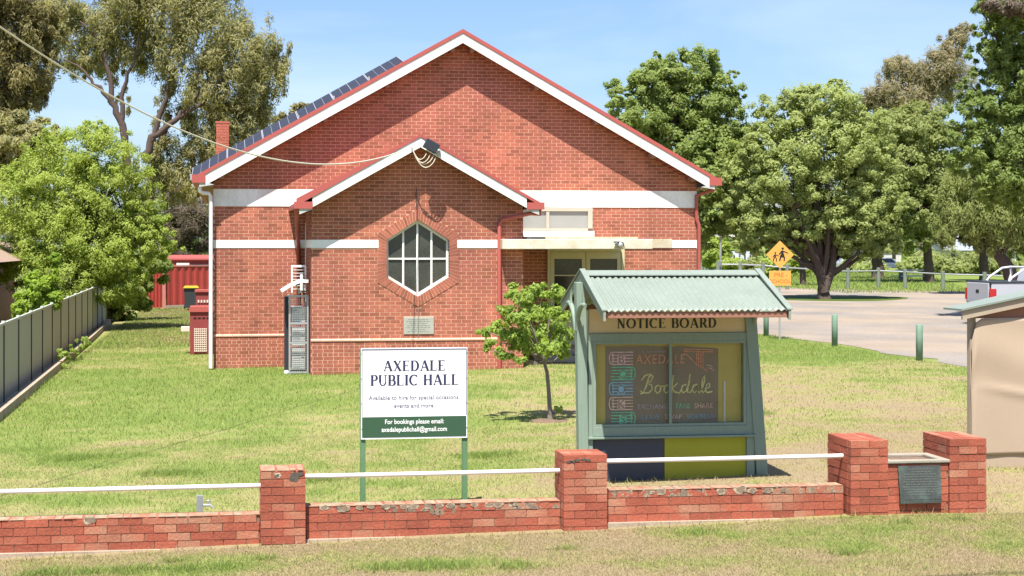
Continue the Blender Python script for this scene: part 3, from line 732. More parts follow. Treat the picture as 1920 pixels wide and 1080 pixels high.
for z, h in ((.13, .5), (.70, .42), (1.2, .42)):
    u = MB().box(1.46, 1.78, 35.34, 35.9, z, z+h).build('condenser', M['ac_white'], cg, bevel=.015)
    mb = MB()
    for i in range(7): mb.box(1.49, 1.66, 35.334, 35.339, z+.06+i*(h-.12)/7, z+.075+i*(h-.12)/7)
    mb.build('grille', M['grey_metal'], u); MB().box(1.68, 1.75, 35.335, 35.339, z+h*.55, z+h*.6).build('badge', M['dark_metal'], u)
MB().box(1.30, 1.38, 35.35, 35.95, .03, 1.86).build('back_sheet', M['dark_metal'], cg)
sc_ = thing('wall_rack', 'small white louvred rack holding a pipe above the mesh cage', 'rack', (1.6, 35.6, 2.0))
mb = MB()
for x in (1.47, 1.79): mb.box(x-.018, x+.018, 35.5, 35.54, 1.95, 2.60)
mb.box(1.488, 1.772, 35.5, 35.54, 2.55, 2.60)
for i in range(7): mb.box(1.488, 1.772, 35.505, 35.535, 2.03+i*.075, 2.042+i*.075)
mb.build('rack', M['white_pipe'], sc_)
MB().tube([(1.70, 35.47, 1.95), (1.70, 35.47, 2.38)], .04, 8).build('pipe', M['white_pipe'], sc_, True)
MB().tube([(1.80, 35.6, 2.6), (1.80, 35.6, 3.6)], .012, 6).build('conduit', M['cable'], sc_)
ds = thing('satellite_dish', 'white curved dish seen edge on beside the mesh cage', 'dish', (1.5, 35.0, 2.0))
mb = MB(); pr = []
for i in range(11):
    u = i/10; pr.append(Vector((1.20 + .63*u, 34.95, 2.0 + .235*math.sin(u*1.75)/math.sin(1.75)*(1 if u < .9 else .98))))
for i in range(10):
    a, b_ = pr[i], pr[i+1]; n_ = Vector((-(b_-a).z, 0, (b_-a).x)).normalized()*.035
    mb.ext([a-n_, b_-n_, b_+n_, a+n_], (0, .36, 0))
mb.build('reflector', M['white_pipe'], ds)
MB().tube([(1.55, 35.1, 2.15), (1.62, 35.1, 2.0), (1.80, 35.3, 1.98)], .018, 6).tube([(1.62, 35.1, 2.02), (1.62, 35.1, 1.93)], .018, 6).build('arm', M['galv'], ds)
tag(MB().lathe((1.33, 35.25, .03), [(.05, 0), (.06, .05), (.04, .1)], 8).build('drain_outlet', M['white_pipe'], smooth=True), 'small white drain outlet on the grass beside the mesh cage', 'drain')

# red heater housing against the left side wall
ht = thing('heater_housing', 'dark red metal heater housing with white lattice against the hall side', 'heater', (-.7, 43, 0))
MB().box(-1.10, -.45, 42.6, 43.4, .0, 1.18).build('cabinet', M['side_red'], ht)
MB().ext([(-1.15, 42.55, 1.182), (-.42, 42.55, 1.182), (-.42, 42.55, 1.33), (-1.1, 42.55, 1.33)], (0, .9, 0)).build('hood', M['red_metal'], ht)
mb = MB()
for i in range(7): x = -.97+i*.055; mb.box(x-.012, x+.012, 42.575, 42.592, .06, .72)
for i in range(11): z = .08+i*.062; mb.box(-.985, -.63, 42.565, 42.574, z-.012, z+.012)
mb.build('lattice', M['lattice'], ht)
for i in range(4): MB().box(-1.0+i*.12, -.92+i*.12, 42.585, 42.599, 1.0, 1.03).build('vent_slot', M['black'], ht)
MB().box(-1.36, -1.12, 42.9, 43.3, .62, .74).build('side_tray', M['lattice'], ht)
h2 = thing('heater_box', 'smaller red metal box behind the lattice heater housing', 'heater', (-.75, 46.6, 0))
MB().box(-1.02, -.45, 46.3, 47.2, 0, 1.62).build('cabinet', M['side_red'], h2); MB().box(-1.05, -.43, 46.25, 47.25, 1.622, 1.68).build('hood', M['red_metal'], h2)
for i in range(5): MB().box(-.96+i*.09, -.91+i*.09, 46.27, 46.296, 1.3, 1.38).build('vent_slot', M['lattice'], h2)

# ------------------------------------------------------------------ brick front fence
rf = np.random.default_rng(12)
def crusted(name, src, amount):
    """brick with lichen in patches: pale rings round dark centres"""
    m = src.copy(); m.name = name; t = m.node_tree; N = t.nodes.new; K = t.links.new; b = [n for n in t.nodes if n.type == 'BSDF_PRINCIPLED'][0]
    old = b.inputs['Base Color'].links[0].from_socket; geo = N('ShaderNodeNewGeometry')
    n1 = N('ShaderNodeTexNoise'); n1.inputs['Scale'].default_value = 13; n1.inputs['Detail'].default_value = 4; n1.inputs['Distortion'].default_value = .6; K(geo.outputs['Position'], n1.inputs['Vector'])
    n2 = N('ShaderNodeTexNoise'); n2.inputs['Scale'].default_value = 1.1; n2.inputs['Detail'].default_value = 2; K(geo.outputs['Position'], n2.inputs['Vector'])
    ad = N('ShaderNodeMath'); ad.operation = 'MULTIPLY_ADD'; K(n2.outputs['Fac'], ad.inputs[0]); ad.inputs[1].default_value = .8; K(n1.outputs['Fac'], ad.inputs[2])
    cr = N('ShaderNodeValToRGB'); e = cr.color_ramp.elements; K(ad.outputs[0], cr.inputs[0]); p = amount
    e[0].position = p; e[0].color = (0, 0, 0, 0); e[1].position = p+.26; e[1].color = (.15, .13, .10, 1)
    for q, c in ((p+.02, (.40, .36, .26, .9)), (p+.07, (.33, .29, .205, .8)), (p+.11, (.17, .145, .105, .85))):
        k = e.new(q); k.color = c
    mc = N('ShaderNodeMixRGB'); K(cr.outputs['Alpha'], mc.inputs[0]); K(old, mc.inputs[1]); K(cr.outputs['Color'], mc.inputs[2]); K(mc.outputs[0], b.inputs['Base Color']); return m
M['wall_brick_lichen'] = crusted('wall_brick_lichen', M['wall_brick'], .95)
UNITL = UNITW.copy(); UNITL.materials.clear(); UNITL.materials.append(M['wall_brick_lichen'])
COURSE = .0862
def face_bricks(parent, x0, x1, z0, z1, y, depth=.1, off=0, pier=False, crust=False):
    """individual bricks of one front face"""
    n = int(round((z1-z0)/COURSE)); c = (z1-z0)/n
    for i in range(n):
        za, zb = z0 + i*c, z0 + (i+1)*c - .008
        if pier:
            w = x1-x0; cuts = [x0, x0+w/2, x1] if (i+off) % 2 else [x0, x0+w*.25, x0+w*.75, x1]
            segs = [(a+.003, b-.003) for a, b in zip(cuts, cuts[1:])]
        else:
            segs = []; x = x0 - (.12 if (i+off) % 2 else 0) + rf.uniform(-.02, .02)
            while x < x1:
                a, b = max(x, x0), min(x+.231, x1)
                if b-a > .025: segs.append((a, b))
                x += .239
        for a, b in segs: brick_obj(UNITL if crust and i == n-1 else UNITW, parent, a, b, za, zb, y + rf.uniform(-.003, .003), depth, rf)
def side_bricks(parent, y0, y1, z0, z1, x, off=0):
    """individual bricks of a left hand side face"""
    n = int(round((z1-z0)/COURSE)); c = (z1-z0)/n
    for i in range(n):
        w = y1-y0; cuts = [y0, y0+w*.33, y1] if (i+off) % 2 else [y0, y0+w*.67, y1]
        for a, b in zip(cuts, cuts[1:]):
            o = bpy.data.objects.new('brick', UNITW); C.objects.link(o); o.parent = parent
            o.location = Vector((x+.04+rf.uniform(-.003, .003), a+.004, z0+i*c)) - WORLD[parent.name]; o.scale = (.08, b-a-.008, c-.008)
def top_bricks(parent, x0, x1, y0, y1, z):
    w = x1-x0
    for i in range(2):
        for j in range(4):
            a, b = x0+w*j/4, x0+w*(j+1)/4; ya, yb_ = y0+(y1-y0)*i/2, y0+(y1-y0)*(i+1)/2
            o = bpy.data.objects.new('brick', UNITW); C.objects.link(o); o.parent = parent
            o.location = Vector(((a+b)/2, ya+.004, z-.05+rf.uniform(-.003, .003))) - WORLD[parent.name]; o.scale = (b-a-.008, yb_-ya-.008, .05)
LICH = mat('lichen', (.40, .33, .235), .95, var=.35, scale=20, fine=60, col2=(.10, .095, .08), col2amt=.7, bump=.4)
LICH_D = mat('black_stain', (.085, .075, .06), .95, var=.4, scale=30)
def blotch(parent, x, z, r, y, m, rz=None, name='lichen'):
    n = 14; rz = rz or r; a = rf.uniform(.75, 1.2, n)
    pts = [(x + r*a[i]*math.cos(2*math.pi*i/n), y, z + rz*a[i]*math.sin(2*math.pi*i/n)) for i in range(n)]
    o = MB().ext(pts, (0, .004, 0)).build(name, m, parent); return o
def top_crust(parent, x0, x1, y0, y1, z, name='lichen'):
    """ragged pale crust on the top edge of a wall"""
    x = x0
    mb = MB()
    while x < x1:
        w = rf.uniform(.05, .16); q = min(x+w, x1); h = rf.uniform(.002, .006)
        mb.box(x, q, y0 - rf.uniform(.0, .006), y1, z+.001, z+h); x = q + rf.uniform(.0, .03)
    o = mb.build(name, M['lichen_top'], parent); return o
M['lichen_top'] = mat('lichen_top', (.29, .225, .15), .95, var=.35, scale=12, col2=(.33, .13, .075), col2amt=.9)

def pier(x0, x1, z0, z1, label, y0=15.8, y1=16.25):
    t = thing('brick_pier', label, 'pier', ((x0+x1)/2, (y0+y1)/2, z0), 'brick piers of the front fence')
    MB().box(x0+.012, x1-.012, y0+.012, y1-.006, z0-.1, z1-.012).build('mortar_core', M['wall_mortar'], t)
    face_bricks(t, x0, x1, z0, z1-.0, y0, .09, pier=True); side_bricks(t, y0+.094, y1, z0, z1, x0, 1); top_bricks(t, x0+.004, x1-.004, y0+.095, y1-.004, z1-.006)
    return t
p1 = pier(.325, .80, -.05, .725, 'brick pier left of the hall sign with white crust and black stain on its cap')
top_crust(p1, .33, .795, 15.797, 16.2, .722)
blotch(p1, .675, .655, .055, 15.796, LICH_D, .05, 'stain'); blotch(p1, .73, .685, .05, 15.7955, LICH_D, .02, 'stain'); blotch(p1, .50, .675, .042, 15.796, LICH, .03); blotch(p1, .505, .675, .018, 15.7945, LICH_D, .016, 'stain')
p2 = pier(3.58, 4.065, -.03, .835, 'brick pier in front of the left post of notice board')
for x in (3.64, 3.69, 3.73, 3.80, 3.85): blotch(p2, x, .76+rf.uniform(-.01, .02), rf.uniform(.018, .035), 15.796, LICH_D, .014, 'stain')
def low_wall(x0, x1, z0, z1, label, y0=15.92, crust=True):
    t = thing('low_brick_wall', label, 'wall', ((x0+x1)/2, y0+.11, z0), 'low brick walls of the front fence')
    MB().box(x0, x1, y0+.011, y0+.225, z0-.1, z1-.010).build('mortar_core', M['wall_mortar'], t)
    face_bricks(t, x0+.005, x1-.005, z0, z1, y0, .2, crust=crust)
    MB().box(x0-.0, x1, y0-.05, y0+.28, z0-.16, z0+.004).build('footing', M['edging'], t)
    return t
w1 = low_wall(-4.6, .32, -.095, .255, 'long low brick wall at bottom left below the white rail', crust=False); top_crust(w1, -4.6, .315, 15.917, 16.14, .245)
w2 = low_wall(.805, 3.575, -.03, .325, 'low brick wall below the hall sign with heavy dark lichen along top'); top_crust(w2, .81, 3.57, 15.917, 16.14, .316)
w3 = low_wall(4.07, 6.80, .065, .425, 'low brick wall in front of the notice board'); top_crust(w3, 4.075, 6.79, 15.917, 16.14, .416)
pass
def ring(par, x, z, r, y=15.9155):
    blotch(par, x, z, r, y, M['lichen_top'] if r < .03 else LICH, r*.62); blotch(par, x, z+r*.06, r*.68, y-.0012, LICH_C, r*.42)
LICH_C = mat('lichen_centre', (.215, .155, .105), .95, var=.45, scale=40, fine=90)
for x, r in ((1.0,.05),(1.20,.075),(1.38,.04),(1.50,.04),(1.66,.05),(1.74,.03),(1.86,.05),(1.97,.05),(2.12,.055),(2.24,.045),(2.36,.05),(2.5,.04),(2.62,.045),(2.78,.05),(2.88,.06),(3.08,.035)): ring(w2, x, .295+rf.uniform(-.006, .008), r)
for x, r in ((2.16,.03),(2.22,.035),(2.27,.025),(2.4,.02)): blotch(w2, x, .225+rf.uniform(-.02, .02), r, 15.9168, LICH_C, r*1.3, 'stain')
for x, r in ((4.70,.06),(4.60,.03),(5.38,.055),(5.60,.07),(5.74,.055),(5.92,.06),(6.10,.04)): ring(w3, x, .388+rf.uniform(-.015, .008), r)
ring(w1, -1.45, .228, .075)
def rail(x0, x1, z, label):
    o = MB().tube([(x0, 16.02, z - .004), (x0 + (x1-x0)*.5, 16.02, z - .002), (x1, 16.02, z + .004)], .0245, 12).build('fence_rail', M['rail_white'], smooth=True)
    return tag(o, label, 'rail', 'white pipe rails of the front fence')
rail(-4.6, .345, .532, 'white pipe rail at bottom left, ending at the stained brick pier')
rail(.79, 3.59, .628, 'white pipe rail crossing in front of the hall sign posts')
rail(4.05, 6.85, .728, 'white pipe rail crossing in front of the notice board')

# the memorial: two piers joined by a planter with a bronze plaque
mem = thing('memorial_planter', 'brick memorial of two piers joined by a planter with dark bronze plaque', 'memorial', (7.62, 16.05, .1))
def mpier(x0, x1, z0, z1):
    MB().box(x0+.012, x1-.012, 15.812, 16.44, z0-.1, z1-.012).build('mortar_core', M['wall_mortar'], mem)
    face_bricks(mem, x0, x1, z0, z1, 15.8, .09, pier=True); side_bricks(mem, 15.894, 16.45, z0, z1, x0, 1); top_bricks(mem, x0+.004, x1-.004, 15.895, 16.446, z1-.006)
mpier(6.83, 7.27, .04, .935); mpier(7.99, 8.43, .06, .935)
MB().box(7.272, 7.988, 15.833, 16.35, .0, .655).build('mortar_core', M['wall_mortar'], mem)
face_bricks(mem, 7.275, 7.985, .055, .66, 15.822, .06, off=1)
mb = MB(); mb.box(7.26, 8.0, 15.80, 15.88, .662, .70); mb.box(7.26, 8.0, 16.27, 16.36, .662, .70); mb.box(7.26, 7.34, 15.881, 16.269, .662, .70); mb.box(7.90, 8.0, 15.881, 16.269, .662, .70)
mb.build('planter_rim', M['concrete'], mem, bevel=.01); MB().box(7.341, 7.899, 15.882, 16.268, .656, .668).build('planter_soil', M['soil'], mem)
pq = MB().ext([(7.385, 15.80, .635), (7.885, 15.80, .635), (7.885, 15.775, .265), (7.40, 15.775, .265)], (0, .018, 0)).build('plaque', M['bronze'], mem)
mb = MB()
for k in range(11):
    z = .605 - k*.028; w_ = (.26, .2, .38, .40, .36, .40, .33, .40, .38, .3, .22)[k]; x = 7.637 - w_/2; y = 15.7985 - (.635-z)/.37*.025
    while x < 7.637 + w_/2:
        q = x + rf.uniform(.015, .05); mb.box(x, q, y-.0015, y+.002, z-.010, z); x = q + .010
mb.build('cast_lettering', M['bronze_text'], pq)
MB().box(7.40, 7.885, 15.772, 15.812, .222, .262).build('plaque_ledge', M['bronze'], mem)

# garden tap
tp = thing('garden_tap', 'grey post with a small brass tap behind the low wall', 'tap', (-.33, 17.0, -.05))
MB().box(-.365, -.295, 16.97, 17.03, -.1, .28).build('post', M['grey_metal'], tp)
MB().tube([(-.295, 17, .17), (-.21, 17, .17), (-.185, 17, .135)], .015, 8).tube([(-.235, 17, .17), (-.235, 17, .215)], .009, 6).bar((-.265, 17, .218), (-.205, 17, .218), .014).build('tap', M['galv'], tp, True)

# ------------------------------------------------------------------ lettering
def sans(text, size, m, parent, x, y, z, name='lettering', align='CENTER', sp=1.0, thick=.001, shear=0, wscale=1, bold=0):
    cu = bpy.data.curves.new('t', 'FONT'); cu.body = text; cu.size = size; cu.align_x = align; cu.space_character = sp; cu.extrude = thick; cu.offset = bold; cu.shear = shear; cu.resolution_u = 3
    o = bpy.data.objects.new('t', cu); C.objects.link(o); bpy.context.view_layer.update()
    me = bpy.data.meshes.new_from_object(o.evaluated_get(bpy.context.evaluated_depsgraph_get())); bpy.data.objects.remove(o)
    me.transform(Matrix.Translation(Vector((x, y, z)) - WORLD[parent.name]) @ Matrix.Diagonal((wscale, 1, 1, 1)) @ Matrix.Rotation(math.pi/2, 4, 'X'))
    me.materials.clear(); me.name = name
    return link(name, me, m, parent, WORLD[parent.name])
TK, TN, SF = .20, .085, .055      # thick stroke, thin stroke, serif
def glyph(ch):
    """strokes of a bookish capital: list of (points, widths); advance"""
    R = []
    def st(*p, w=TK): R.append((list(p), w))
    def sf(x, z, l=.27): R.append(([(x-l/2, z + (SF/2 if z == 0 else -SF/2)), (x+l/2, z + (SF/2 if z == 0 else -SF/2))], SF))
    def arc(cx, cz, rx, rz, a0, a1, n=14, tk=TK, tn=TN):
        P, Wd = [], []
        for i in range(n+1):
            t = math.radians(a0+(a1-a0)*i/n); P.append((cx+rx*math.cos(t), cz+rz*math.sin(t))); Wd.append(tn+(tk-tn)*abs(math.cos(t))**1.3)
        R.append((P, Wd))
    if ch == 'I': st((.15, 0), (.15, 1)); sf(.15, 0); sf(.15, 1); adv = .30
    elif ch == 'A': st((.10, 0), (.36, 1), w=TN); st((.38, 1), (.68, 0)); st((.20, .34), (.56, .34), w=TN*.9); sf(.10, 0, .22); sf(.68, 0, .28); adv = .78
    elif ch == 'X': st((.12, 1), (.62, 0)); st((.62, 1), (.12, 0), w=TN); sf(.12, 1, .26); sf(.62, 1, .24); sf(.12, 0, .24); sf(.62, 0, .26); adv = .74
    elif ch in 'EL':
        st((.15, 0), (.15, 1)); sf(.13, 1); st((.1, .03), (.58, .03), w=.06); st((.57, 0), (.57, .24), w=.05)
        sf(.13, 0)
        if ch == 'E': st((.15, .97), (.55, .97), w=.06); st((.55, 1), (.55, .78), w=.05); st((.15, .52), (.44, .52), w=.055); st((.44, .42), (.44, .62), w=.045)
        else: sf(.16, 1, .34)
        adv = .64
    elif ch == 'D': st((.15, 0), (.15, 1)); sf(.12, 0, .2); sf(.12, 1, .2); st((.12, .97), (.35, .97), w=.06); st((.12, .03), (.35, .03), w=.06); arc(.34, .5, .30, .47, 90, -90); adv = .76
    elif ch in 'PBR':
        st((.15, 0), (.15, 1)); sf(.15, 0); sf(.12, 1, .2); st((.12, .97), (.36, .97), w=.06); st((.15, .50), (.36, .50), w=.06); arc(.36, .735, .17, .235, 90, -90)
        if ch == 'B': st((.12, .03), (.38, .03), w=.06); arc(.38, .265, .20, .24, 90, -90); adv = .66
        elif ch == 'R': st((.36, .5), (.60, .02)); sf(.63, 0, .2); adv = .70
        else: adv = .60
    elif ch == 'U': st((.15, 1), (.15, .32)); sf(.15, 1); st((.60, 1), (.60, .32), w=TN); sf(.60, 1, .24); arc(.375, .32, .225, .30, 180, 360, tk=.13); adv = .74
    elif ch == 'C': arc(.42, .5, .33, .47, 48, 312, 20); st((.64, .98), (.64, .74), w=.05); adv = .74
    elif ch in 'OQ': arc(.42, .5, .34, .47, 0, 360, 28); adv = .84
    elif ch == 'H': st((.15, 0), (.15, 1)); st((.62, 0), (.62, 1)); st((.15, .51), (.62, .51), w=TN); [sf(x, z) for x in (.15, .62) for z in (0, 1)]; adv = .77
    elif ch == 'N': st((.14, 0), (.14, 1), w=TN); st((.14, .98), (.62, .02)); st((.62, 0), (.62, 1), w=TN); sf(.13, 0, .24); sf(.10, 1, .2); sf(.62, 1, .24); adv = .76
    elif ch == 'T': st((.33, 0), (.33, 1)); sf(.33, 0); st((.04, .97), (.62, .97), w=.06); st((.045, 1), (.045, .78), w=.05); st((.615, 1), (.615, .78), w=.05); adv = .66
    else: adv = .34
    return R, adv
def ribbon(mb, P, Wd, T, th):
    n = len(P)
    if not hasattr(Wd, '__len__'): Wd = [Wd]*n
    Lf, Rt = [], []
    for i in range(n):
        a, b = P[max(i-1, 0)], P[min(i+1, n-1)]; d = (b[0]-a[0], b[1]-a[1]); l = math.hypot(*d) or 1; nx_, nz_ = -d[1]/l, d[0]/l
        Lf.append(T(P[i][0]+nx_*Wd[i]/2, P[i][1]+nz_*Wd[i]/2)); Rt.append(T(P[i][0]-nx_*Wd[i]/2, P[i][1]-nz_*Wd[i]/2))
    for i in range(n-1): mb.ext([Lf[i], Lf[i+1], Rt[i+1], Rt[i]], (0, th, 0))
def serif(text, h, m, parent, xc, y, z, wid=None, sp=.06, name='lettering'):
    gl = [glyph(c_) for c_ in text]; tot = sum(a for _, a in gl) + sp*(len(text)-1)
    sx = (wid/tot) if wid else h; mb = MB(); x = xc - tot*sx/2
    for R, a in gl:
        for k, (P, Wd) in enumerate(R): ribbon(mb, P, Wd, lambda u, v, x=x, k=k: (x+u*sx, y - .00004*k, z+v*h), .001)
        x += (a+sp)*sx
    return mb.build(name, m, parent)

# ------------------------------------------------------------------ hall sign
sg = thing('hall_sign', 'white and green Axedale Public Hall sign on two green posts', 'sign', (2.2, 17.8, .03))
X0, X1, YS = 1.56, 2.845, 17.8
for x in (1.585, 2.82): MB().box(x-.032, x+.032, YS+.012, YS+.07, -.5, 1.84).build('post', M['post_green'], sg)
MB().box(X0, X1, YS-.008, YS+.01, .775, 1.865).build('board', M['sign_white'], sg)
fb_ = MB(); fb_.box(X0+.008, X1-.008, YS-.012, YS-.009, 1.842, 1.852); fb_.box(X0+.008, X0+.016, YS-.012, YS-.009, 1.05, 1.842); fb_.box(X1-.016, X1-.008, YS-.012, YS-.009, 1.05, 1.842)
fb_.build('border_line', M['navy_print'], sg)
MB().box(X0+.012, X1-.012, YS-.012, YS-.009, .795, 1.04).build('green_strip', M['sign_green'], sg)
xc = (X0+X1)/2
serif('AXEDALE', .125, M['navy_print'], sg, xc, YS-.0105, 1.588, .75); serif('PUBLIC HALL', .128, M['navy_print'], sg, xc+.005, YS-.0105, 1.415, 1.07)
sans('Available to hire for special occasions,', .072, M['grey_print'], sg, xc, YS-.0095, 1.245, sp=1.05, wscale=.93, bold=.0016); sans('events and more.', .072, M['grey_print'], sg, xc, YS-.0095, 1.148, sp=1.05, wscale=.93, bold=.0016)
sans('For bookings please email:', .078, M['white_print'], sg, xc, YS-.0135, .955, wscale=.86, bold=.001); sans('axedalepublichall@gmail.com', .078, M['white_print'], sg, xc, YS-.0135, .862, wscale=.86, bold=.001)
for x in (X0+.008, X1-.008):
    for z in (1.8, 1.5, 1.2, .9): MB().lathe((x, YS-.0095, z), [(.007, 0), (.005, -.004)], 8, 'y').build('bolt', M['grey_metal'], sg)

# the board is a little smaller and stands close behind the low wall
sg.scale = (.95, .95, .95); sg.location = Vector((0, 0, EYE)) + .95*(sg.location - Vector((0, 0, EYE)))
# ------------------------------------------------------------------ notice board shelter
nb = thing('notice_board', 'green timber notice board with pale corrugated gable roof and glazed case', 'notice board', (5.6, 18.4, .1))
YN = 18.4
def post(xt, xb, w, y0, y1, zt):
    MB().ext([(xb-w/2, y0, 0), (xb+w/2, y0, 0), (xt+w/2, y0, zt), (xt-w/2, y0, zt)], (0, y1-y0, 0)).build('post', M['nb_paint'], nb, bevel=.008)
post(4.38, 4.42, .125, YN-.07, YN+.07, 2.63); post(6.56, 6.76, .15, YN-.07, YN+.07, 2.63)
NX0, NX1 = 4.49, 6.60
def nbx(name, x0, x1, z0, z1, y0, y1, m, par=None, bev=.004): return MB().box(x0, x1, y0, y1, z0, z1).build(name, M[m] if isinstance(m, str) else m, par or nb, bevel=bev)
# header board with its lettering
hd = nbx('header_board', NX0, NX1-.06, 1.99, 2.29, YN-.03, YN+.01, 'nb_cream')
serif('NOTICE BOARD', .125, M['nb_black'], hd, 5.5, YN-.0325, 2.045, 1.30, .09)
nbx('header_rail', NX0, NX1+.04, 1.885, 1.985, YN-.055, YN+.05, 'nb_paint'); nbx('right_stile', NX1-.055, NX1+.05, .12, 1.884, YN-.05, YN+.05, 'nb_paint'); nbx('left_stile', NX0-.01, NX0+.045, .12, 1.884, YN-.05, YN+.05, 'nb_paint')
nbx('middle_rail', NX0+.046, NX1-.056, .685, .80, YN-.055, YN+.05, 'nb_paint'); nbx('sill_rail', NX0-.02, NX1+.06, .655, .682, YN-.09, YN+.05, 'nb_paint')
nbx('back_panel', NX0+.046, NX1-.056, .802, 1.884, YN+.055, YN+.07, 'nb_back')
cf = MB(); cf.box(NX0+.047, NX0+.085, YN-.045, YN+.05, .802, 1.883); cf.box(NX1-.095, NX1-.057, YN-.045, YN+.05, .802, 1.883); cf.box(NX0+.0855, NX1-.0955, YN-.045, YN+.05, 1.845, 1.883); cf.box(NX0+.0855, NX1-.0955, YN-.045, YN+.05, .802, .835); cf.box(5.525, 5.56, YN-.048, YN-.015, .8355, 1.8445)
cf.build('case_frame', M['nb_paint'], nb)
for a, b_, y in ((NX0+.086, 5.54, -.026), (5.50, NX1-.096, -.010)): MB().box(a, b_, YN+y, YN+y+.004, .836, 1.844).build('glass_pane', M['glass'], nb)
nbx('lower_panel', NX0+.046, 5.47, .12, .654, YN-.02, YN+.02, 'nb_navy')
nbx('lower_panel', 5.472, NX1-.056, .12, .654, YN-.022, YN+.02, 'nb_lime')
nbx('strip_light', 6.265, 6.295, .83, 1.36, YN+.035, YN+.054, 'paper')
# roof: two corrugated sheets, ridge cap, flashings, barge boards, fascia
RX0, RX1, RZ, HALF, EZ = 4.425, 6.685, 2.735, 1.12, 2.31
def corr(sgn):
    n = int((RX1-RX0)/.0095); mb = MB(); vs = []
    for k in range(13):
        u = k/12; y = YN + sgn*(HALF*u); z = RZ - (RZ-EZ)*u
        for i in range(n+1):
            x = RX0 + (RX1-RX0)*i/n; vs.append((x, y, z + .012*math.cos(2*math.pi*(x-RX0)/.0762) - (.006 if .78 < u < .86 else 0)))
    f = [(k*(n+1)+i, k*(n+1)+i+1, (k+1)*(n+1)+i+1, (k+1)*(n+1)+i) for k in range(12) for i in range(n)]
    mb.add(vs, f); o = mb.build('roof_sheet', M['nb_roof'], nb, True); sm = o.modifiers.new('thickness', 'SOLIDIFY'); sm.thickness = .004; return o
corr(-1); corr(1)
mb = MB()
for s in (-1, 1): mb.ext([(RX0-.02, YN, RZ+.030), (RX0-.02, YN+s*.15, RZ-.024), (RX0-.02, YN+s*.15, RZ-.012), (RX0-.02, YN, RZ+.044)], (RX1-RX0+.04, 0, 0))
mb.build('ridge_cap', M['nb_roof'], nb)
for x in (RX0-.015, RX1+.015):
    mb = MB(); mw = MB()
    for s in (-1, 1):
        mb.ext([(x-.035, YN, RZ+.052), (x-.035, YN+s*(HALF+.02), EZ+.008), (x-.035, YN+s*(HALF+.02), EZ+.022), (x-.035, YN, RZ+.066)], (.07, 0, 0))
        mw.ext([(x-.014, YN+s*.0, RZ+.044), (x-.014, YN+s*(HALF+.012), EZ+.004), (x-.014, YN+s*(HALF+.012), EZ-.115), (x-.014, YN+s*0, RZ-.085)], (.028, 0, 0))
    mb.build('barge_flashing', M['nb_roof'], nb); mw.build('barge_board', M['barge'], nb)
for s in (-1, 1):
    nbx('fascia', RX0+.01, RX1-.01, EZ-.085, EZ-.014, min(YN+s*(HALF-.05), YN+s*(HALF-.02)), max(YN+s*(HALF-.05), YN+s*(HALF-.02)), 'timber')
    for x in (RX0+.06, 5.1, 5.85, RX1-.06): MB().bar((x, YN, RZ-.075), (x, YN+s*(HALF-.055), EZ-.055), .045, .07).build('rafter', M['timber'], nb)
MB().box(RX0+.05, RX1-.05, YN-.03, YN+.03, RZ-.13, RZ-.03).build('ridge_beam', M['timber'], nb)
for xx in (4.39, 6.62):
    for s in (-1, 1):                                  # curled brackets
        pp = []; rr = []
        for i in range(14):
            u = i/13; a = math.pi*.5*u*1.15
            pp.append((xx-.06 if xx < 5 else xx+.02, YN+s*(.05 + .36*(1-math.cos(a))), 2.02 + .34*math.sin(a) ))
            rr.append(.022+.012*math.sin(math.pi*u))
        MB().tube(pp, rr, 8).build('curled_bracket', M['nb_paint'], nb, True)
        e_ = pp[-1]; MB().tube([pp[8], (e_[0], pp[8][1]+s*.03, pp[8][2]+.09), (e_[0], pp[8][1]+s*.015, pp[8][2]+.2)], [.022, .014, .006], 6).build('bracket_scroll', M['nb_paint'], nb, True)
# poster inside the case
po = thing('poster', 'brown chalk drawn book exchange poster inside the notice board case', 'poster', (5.46, YN+.05, .81))
YQ = YN + .046
pm = MB(); ng = 12
top = [1.815, 1.812, 1.81, 1.813, 1.815, 1.812, 1.808, 1.80, 1.81, 1.80, 1.79, 1.785, 1.77]
for i in range(ng):
    x, q = 4.72 + 1.48*i/ng, 4.72 + 1.48*(i+1)/ng; wv = lambda t: YQ - .006*math.sin(t*9)
    pm.add([(x, wv(x), .822), (q, wv(q), .822), (q, wv(q), top[i+1]), (x, wv(x), top[i]), (x, wv(x)+.003, .822), (q, wv(q)+.003, .822), (q, wv(q)+.003, top[i+1]), (x, wv(x)+.003, top[i])], [(0,1,2,3), (7,6,5,4), (3,2,6,7), (0,4,5,1)])
pm.build('sheet', M['poster'], po)
YL = YQ - .011
def PXY(px, py): return at(px, py, 18.75)     # sizes on the sheet as measured
def pxz(px, py):
    # maps the drawing grid (1135..1355 by 648..796) on the sheet
    return 4.72 + (px-1137)/(1353-1137)*1.48, 1.812 - (py-649)/(796-649)*.99
def chalk(name, strokes, m, w=.012):
    mb = MB()
    for k, P in enumerate(strokes): ribbon(mb, [pxz(*p) for p in P], w, lambda u, v, k=k: (u, YL-.00005*k, v), .0012)
    return mb.build(name, m, po)
cols = ['pink', 'mint', 'sky', 'peach', 'mint']
